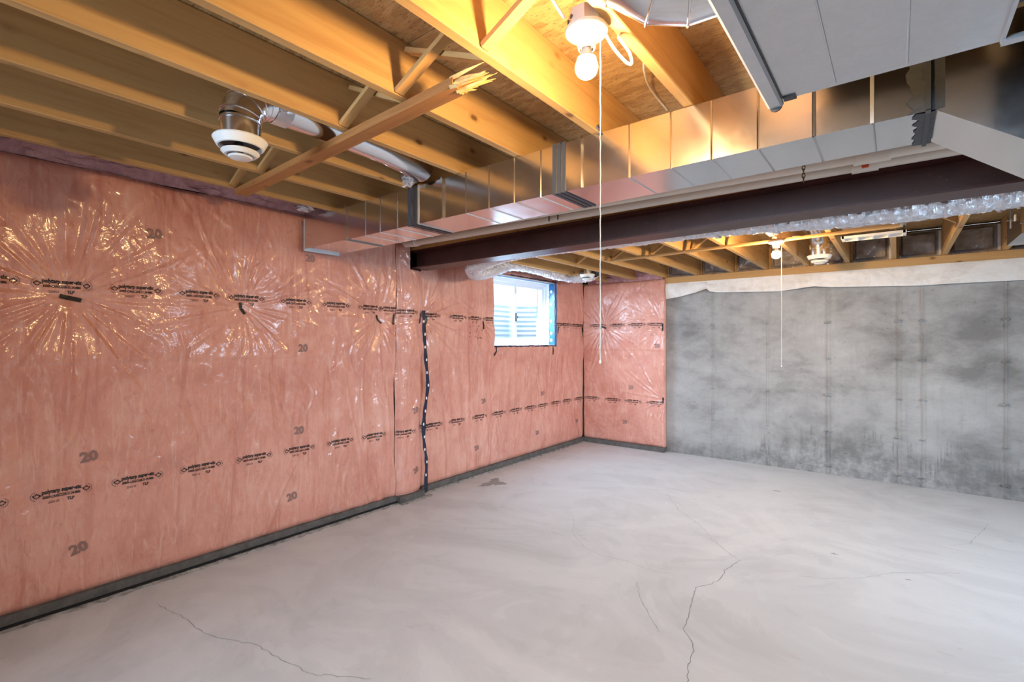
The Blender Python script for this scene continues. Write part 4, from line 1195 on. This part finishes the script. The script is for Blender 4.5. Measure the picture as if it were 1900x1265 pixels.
# chain
t_ = empty('hanging_chain', (-.33, 2.56, 2.1), 'short dark chain hanging between duct and steel beam', 'chain')
for k in range(21):
    cz = 2.506 - k * .018; P = []
    for a in np.linspace(0, 2 * math.pi, 11):
        u_, w_ = .006 * math.cos(a), .0125 * math.sin(a)
        P.append((-.33 + (u_ if k % 2 else 0), 2.545 + (0 if k % 2 else u_), cz + w_))
    mb = MB(); mb.tube(P, .0022, 5, caps=False); mb.build('link', M['brass'], t_, smooth=True)
for xx in (-1.83, -1.76):
    mb = MB(); mb.tube([(xx, 2.735, 2.30), (xx, 2.733, 2.22)], .004, 6); o = mb.build('pipe_hanger', M['tape'], None); tag(o, 'small black wire hanger on the plastic pipe, %s' % ('left one' if xx < -1.8 else 'right one'), 'hanger')

# ------------------------------------------------------------------ foil flex duct behind the beam
t_ = empty('flex_duct', (-1.5, 3.22, 2.1), 'crinkled silver flexible duct hung behind the steel beam', 'duct')
pth = spline([(.48, 3.20, 2.12), (.1, 3.20, 2.108), (-.4, 3.20, 2.125), (-.9, 3.20, 2.155), (-1.5, 3.20, 2.165), (-2.1, 3.19, 2.175), (-2.6, 3.20, 2.165), (-2.95, 3.26, 2.12), (-3.15, 3.45, 2.085), (-3.25, 3.72, 2.13), (-3.27, 4.0, 2.22)], 34)
q = random.Random(12); rj = [[q.uniform(-1, 1) for _ in range(28)] for _ in range(len(pth))]
mb = MB(); mb.tube(pth, [.082 + (.0045 * (i % 2) if i > 160 else random.uniform(-.003, .004)) for i in range(len(pth))], 28, caps=False, jitter=lambda i, k: (.05 if i < 160 else .03) * rj[i][k])
mb.build('foil_sleeve', M['foil'], t_, smooth=True, sharp=9)
for x_, zz in ((-.55, 2.133), (-.88, 2.153)):
    mb = MB(); mb.tube([(x_ - .012, 3.20, zz), (x_ + .012, 3.20, zz)], [.090, .090], 26, caps=False, jitter=lambda i, k: .04 * q.uniform(-1, 1)); mb.build('foil_joint', M['foil'], t_)
t_ = empty('flex_duct', (-3.2, 4.8, 2.2), 'silver foil duct curling over the basement window', 'duct')
pth = spline([(-3.27, 3.98, 2.22), (-3.28, 4.3, 2.262), (-3.29, 4.7, 2.262), (-3.27, 5.05, 2.235), (-3.2, 5.35, 2.225), (-3.08, 5.5, 2.24), (-2.95, 5.42, 2.27)], 22)
rj = [[q.uniform(-1, 1) for _ in range(24)] for _ in range(len(pth))]
mb = MB(); mb.tube(pth, [.066 + .005 * (i % 2) for i in range(len(pth))], 24, caps=False, jitter=lambda i, k: .085 * rj[i][k] if i > 2 else .01); mb.build('foil_sleeve', M['foil'], t_, smooth=True, sharp=9)
t_ = empty('ceiling_diffuser', (-2.87, 5.1, 2.16), 'small pale round diffuser hanging in the window corner', 'diffuser')
mb = MB(); mb.tube([(-2.87, 5.1, 2.19), (-2.87, 5.1, 2.34)], .045, 20, caps=False); mb.tube([(-2.87, 5.1, 2.20), (-2.87, 5.1, 2.212)], .055, 20); mb.build('neck', M['pipe'], t_, smooth=True)
diffuser(t_, (-2.87, 5.1, 2.185), .070)

# far round drop and diffuser
t_ = empty('round_duct', (-.56, 5.25, 2.17), 'silver round pipe with white diffuser beyond the far bulb', 'duct')
mb = MB(); mb.tube(spline([(-.565, 4.45, 2.44), (-.562, 4.80, 2.435), (-.56, 5.08, 2.41), (-.557, 5.22, 2.34), (-.555, 5.25, 2.20)], 6), .074, 26, caps=False); mb.build('pipe', M['pipe'], t_, smooth=True)
mb = MB(); mb.tube([(-.555, 5.25, 2.255), (-.555, 5.25, 2.30)], .079, 20, caps=False, jitter=lambda i, k: q.uniform(-.05, .05)); mb.build('foil_tape', M['foil'], t_)
diffuser(t_, (-.555, 5.25, 2.18), .080)
# white slotted register and its foil-covered box
t_ = empty('air_register', (-.14, 4.55, 2.2), 'white slotted rectangular register below a foil wrapped box', 'register')
mb = MB(); mb.box((-.33, 4.49, 2.205), (.05, 4.63, 2.211)); mb.build('plate', M['white'], t_)
mb = MB(); mb.box((-.33, 4.48, 2.196), (.05, 4.493, 2.213)); mb.box((-.33, 4.627, 2.196), (.05, 4.64, 2.213)); mb.box((-.335, 4.48, 2.196), (-.315, 4.64, 2.213)); mb.box((.035, 4.48, 2.196), (.055, 4.64, 2.213)); mb.build('rim', M['white'], t_)
for k in range(1, 4):
    xx = -.325 + .37 * k / 4; mb = MB(); mb.box((xx - .004, 4.49, 2.194), (xx + .004, 4.63, 2.206)); mb.build('divider', M['white'], t_)
mb = MB(); mb.box((-.31, 4.16, 2.225), (.05, 4.44, 2.42)); mb.build('foil_box', mk_galv('brown_tinted_duct_box', (.52, .46, .44), .2, .5), t_)

# metal plenum box at right edge
t_ = empty('duct_plenum', (.9, 4.7, 2.1), 'shiny metal duct box beyond the beam at the right edge', 'duct')
mb = MB(); mb.box((.62, 4.42, 2.10), (1.3, 4.95, 2.50)); mb.build('box', M['galv'], t_)
mb = MB(); mb.box((.612, 4.405, 2.16), (.632, 4.425, 2.50)); mb.box((.60, 4.40, 2.26), (.64, 4.44, 2.28)); mb.build('corner_cleat', M['galv'], t_)
mb = MB(); mb.box((.617, 4.62, 2.22), (.62, 4.66, 2.26)); mb.build('label', M['white'], t_)
mb = MB(); mb.box((.616, 4.80, 2.20), (.622, 4.81, 2.36)); mb.build('side_seam', M['galv_dull'], t_)
wad('foil_collar', (.56, 4.66, 2.36), (.06, .10, .05), 8, '', parent=t_)
mb = MB(); mb.tube([(.60, 4.66, 2.36), (.40, 4.60, 2.345), (.33, 4.58, 2.34)], .038, 16); mb.build('take_off', M['pipe'], t_, smooth=True)

# ------------------------------------------------------------------ building paper strip on top of the concrete wall
be = [(-2.325, 1.955), (-2.15, 1.975), (-1.95, 2.015), (-1.81, 2.055), (-1.78, 2.02), (-1.70, 2.003), (-1.5, 1.992), (-1.25, 1.982), (-1.05, 1.975), (-.85, 1.990), (-.70, 2.006), (-.55, 1.990), (-.2, 1.972), (.15, 1.954), (.6, 1.955), (.9, 1.955), (2.0, 1.95), (3.4, 1.95)]
xs2 = np.linspace(-2.325, 3.4, 300); ts = np.linspace(0, 1, 26); XX, TT = np.meshgrid(xs2, ts, indexing='ij')
zb_ = np.interp(XX, [p[0] for p in be], [p[1] for p in be]); ZZ = zb_ + (2.150 - zb_) * TT
bulg = .018 * (1 - TT) + .030 * (0.5 + fbm(XX * 2.2, TT * 1.2, 3, 21)) * (1 - TT) ** .6 + .014 * fbm(XX * 8, TT * 3, 3, 22) * (1 - TT * .7)
bulg += .035 * np.exp(-((XX + .78) / .10) ** 2) * (1 - TT) + .02 * np.exp(-((XX + 1.8) / .06) ** 2) * (1 - TT)
V = np.stack([XX, YB - .022 - np.clip(bulg, 0, 1) - .04 * TT, ZZ], -1)
idx = np.arange(V.shape[0] * V.shape[1]).reshape(V.shape[:2]); Q = np.stack([idx[:-1, :-1], idx[1:, :-1], idx[1:, 1:], idx[:-1, 1:]], -1).reshape(-1, 4)
o = np_mesh('building_paper', V.reshape(-1, 3), Q, M['paper'], loc=(0, YB - .03, 2.0)); tag(o, 'cream building paper strip draped along the top of the concrete wall', 'paper')

# ------------------------------------------------------------------ lampholders with bulbs
def lamp(c, lab, bulbmat, cord_to, s=1.0, tilt=0.0, box=True):
    c = Vector(c); t_ = empty('ceiling_lamp', c, lab, 'lamp')
    if box:
        mb = MB(); R8 = .052
        P = [(R8 * math.cos(math.pi / 8 + k * math.pi / 4), R8 * math.sin(math.pi / 8 + k * math.pi / 4)) for k in range(8)]
        mb.extr(P, c + Vector((0, 0, .008)), c + Vector((0, 0, .052)), (1, 0, 0), (0, 1, 0)); mb.build('junction_box', M['galv_dull'], t_)
        mb = MB()
        for a in (-2.0, -2.5): mb.tube([(c.x + .050 * math.cos(a), c.y + .050 * math.sin(a), c.z + .03), (c.x + .053 * math.cos(a), c.y + .053 * math.sin(a), c.z + .03)], .006, 10)
        mb.build('knockout', M['seamdark'], t_)
    mb = MB(); mb.lathe([(.030, .010), (.058, .010), (.060, .006), (.059, -.002), (.050, -.009), (.034, -.014), (.028, -.022), (.025, -.040), (.024, -.046), (.019, -.048), (.017, -.044), (.010, -.02)], c, 40); mb.build('lampholder', M['ceramic'], t_, smooth=True, sharp=45)
    mb = MB(); mb.lathe([(.014, -.040), (.0145, -.054), (.020, -.066), (.026, -.074)], c, 28); mb.build('bulb_neck', M['ceramic'], t_, smooth=True)
    mb = MB(); R = .0315; cc = -.098
    pr_ = [(.0262, -.0742)] + [(R * math.cos(a), cc + R * math.sin(a)) for a in np.linspace(math.radians(50), math.radians(-90), 14)]
    mb.lathe(pr_, c, 32); mb.build('bulb', bulbmat, t_, smooth=True, sharp=180)
    q = random.Random(3); L = c.z - .012 - cord_to; m = 60; a0 = Vector((c.x + .034, c.y + .018, c.z - .010))
    P = [a0 + Vector((q.uniform(-.0009, .0009), q.uniform(-.0009, .0009), -L * k / m)) for k in range(m + 1)]
    mb = MB(); mb.tube(P, .0016, 6); mb.build('pull_cord', M['rope'], t_, smooth=True)
    mb = MB(); mb.lathe([(.0015, .006), (.0035, .003), (.004, -.004), (.0015, -.006)], P[-1], 10); mb.build('cord_bell', M['rope'], t_, smooth=True)
    return t_


lamp((-.685, 1.212, 2.285), 'near porcelain pull-cord lamp with lit bulb under a joist', M['bulb'], 1.36)
lamp((-.745, 4.31, 2.195), 'far porcelain pull-cord lamp with lit bulb beyond the beam', M['bulb2'], 1.22, box=False)


def cable(pts, lab, r=.0045, n=8):
    mb = MB(); mb.tube(spline(pts, n), r, 8); o = mb.build('electric_cable', M['cable'], None, smooth=True); tag(o, lab, 'cable'); return o


cable([(-.845, .95, 2.505), (-.80, 1.03, 2.46), (-.762, 1.09, 2.40), (-.735, 1.145, 2.335), (-.728, 1.165, 2.318)], 'white cable entering the near lamp box from the left')
cable([(-.655, 1.258, 2.300), (-.640, 1.29, 2.262), (-.622, 1.33, 2.235), (-.610, 1.345, 2.232), (-.612, 1.33, 2.26), (-.628, 1.30, 2.29), (-.63, 1.31, 2.305)], 'white cable loop sagging right of the near lamp')
cable([(-.648, 1.45, 2.34), (-.69, 1.62, 2.415), (-.756, 1.777, 2.45), (-.823, 2.002, 2.49), (-.849, 2.263, 2.505)], 'white cable running along the lamp joist toward the duct')
cable([(-.43, 1.865, 2.514), (-.428, 1.860, 2.48), (-.421, 1.87, 2.45), (-.40, 1.89, 2.43), (-.36, 1.94, 2.42), (-.30, 2.0, 2.43)], 'white cable dropping through the deck hole by return duct')
cable([(-.72, 4.9, 2.335), (-.5, 4.95, 2.33), (-.35, 4.9, 2.345), (-.2, 4.8, 2.36)], 'white cable crossing behind the far round pipe', .004)
# small clip where the bright joist meets the duct
mb = MB(); mb.box((-1.005, 1.862, 2.30), (-.985, 1.872, 2.325)); mb.tube([(-1.0, 1.86, 2.322), (-1.0, 1.85, 2.332)], .012, 8); o = mb.build('metal_clip', M['galv'], None); tag(o, 'small metal clip on duct top below the bright joist', 'clip')
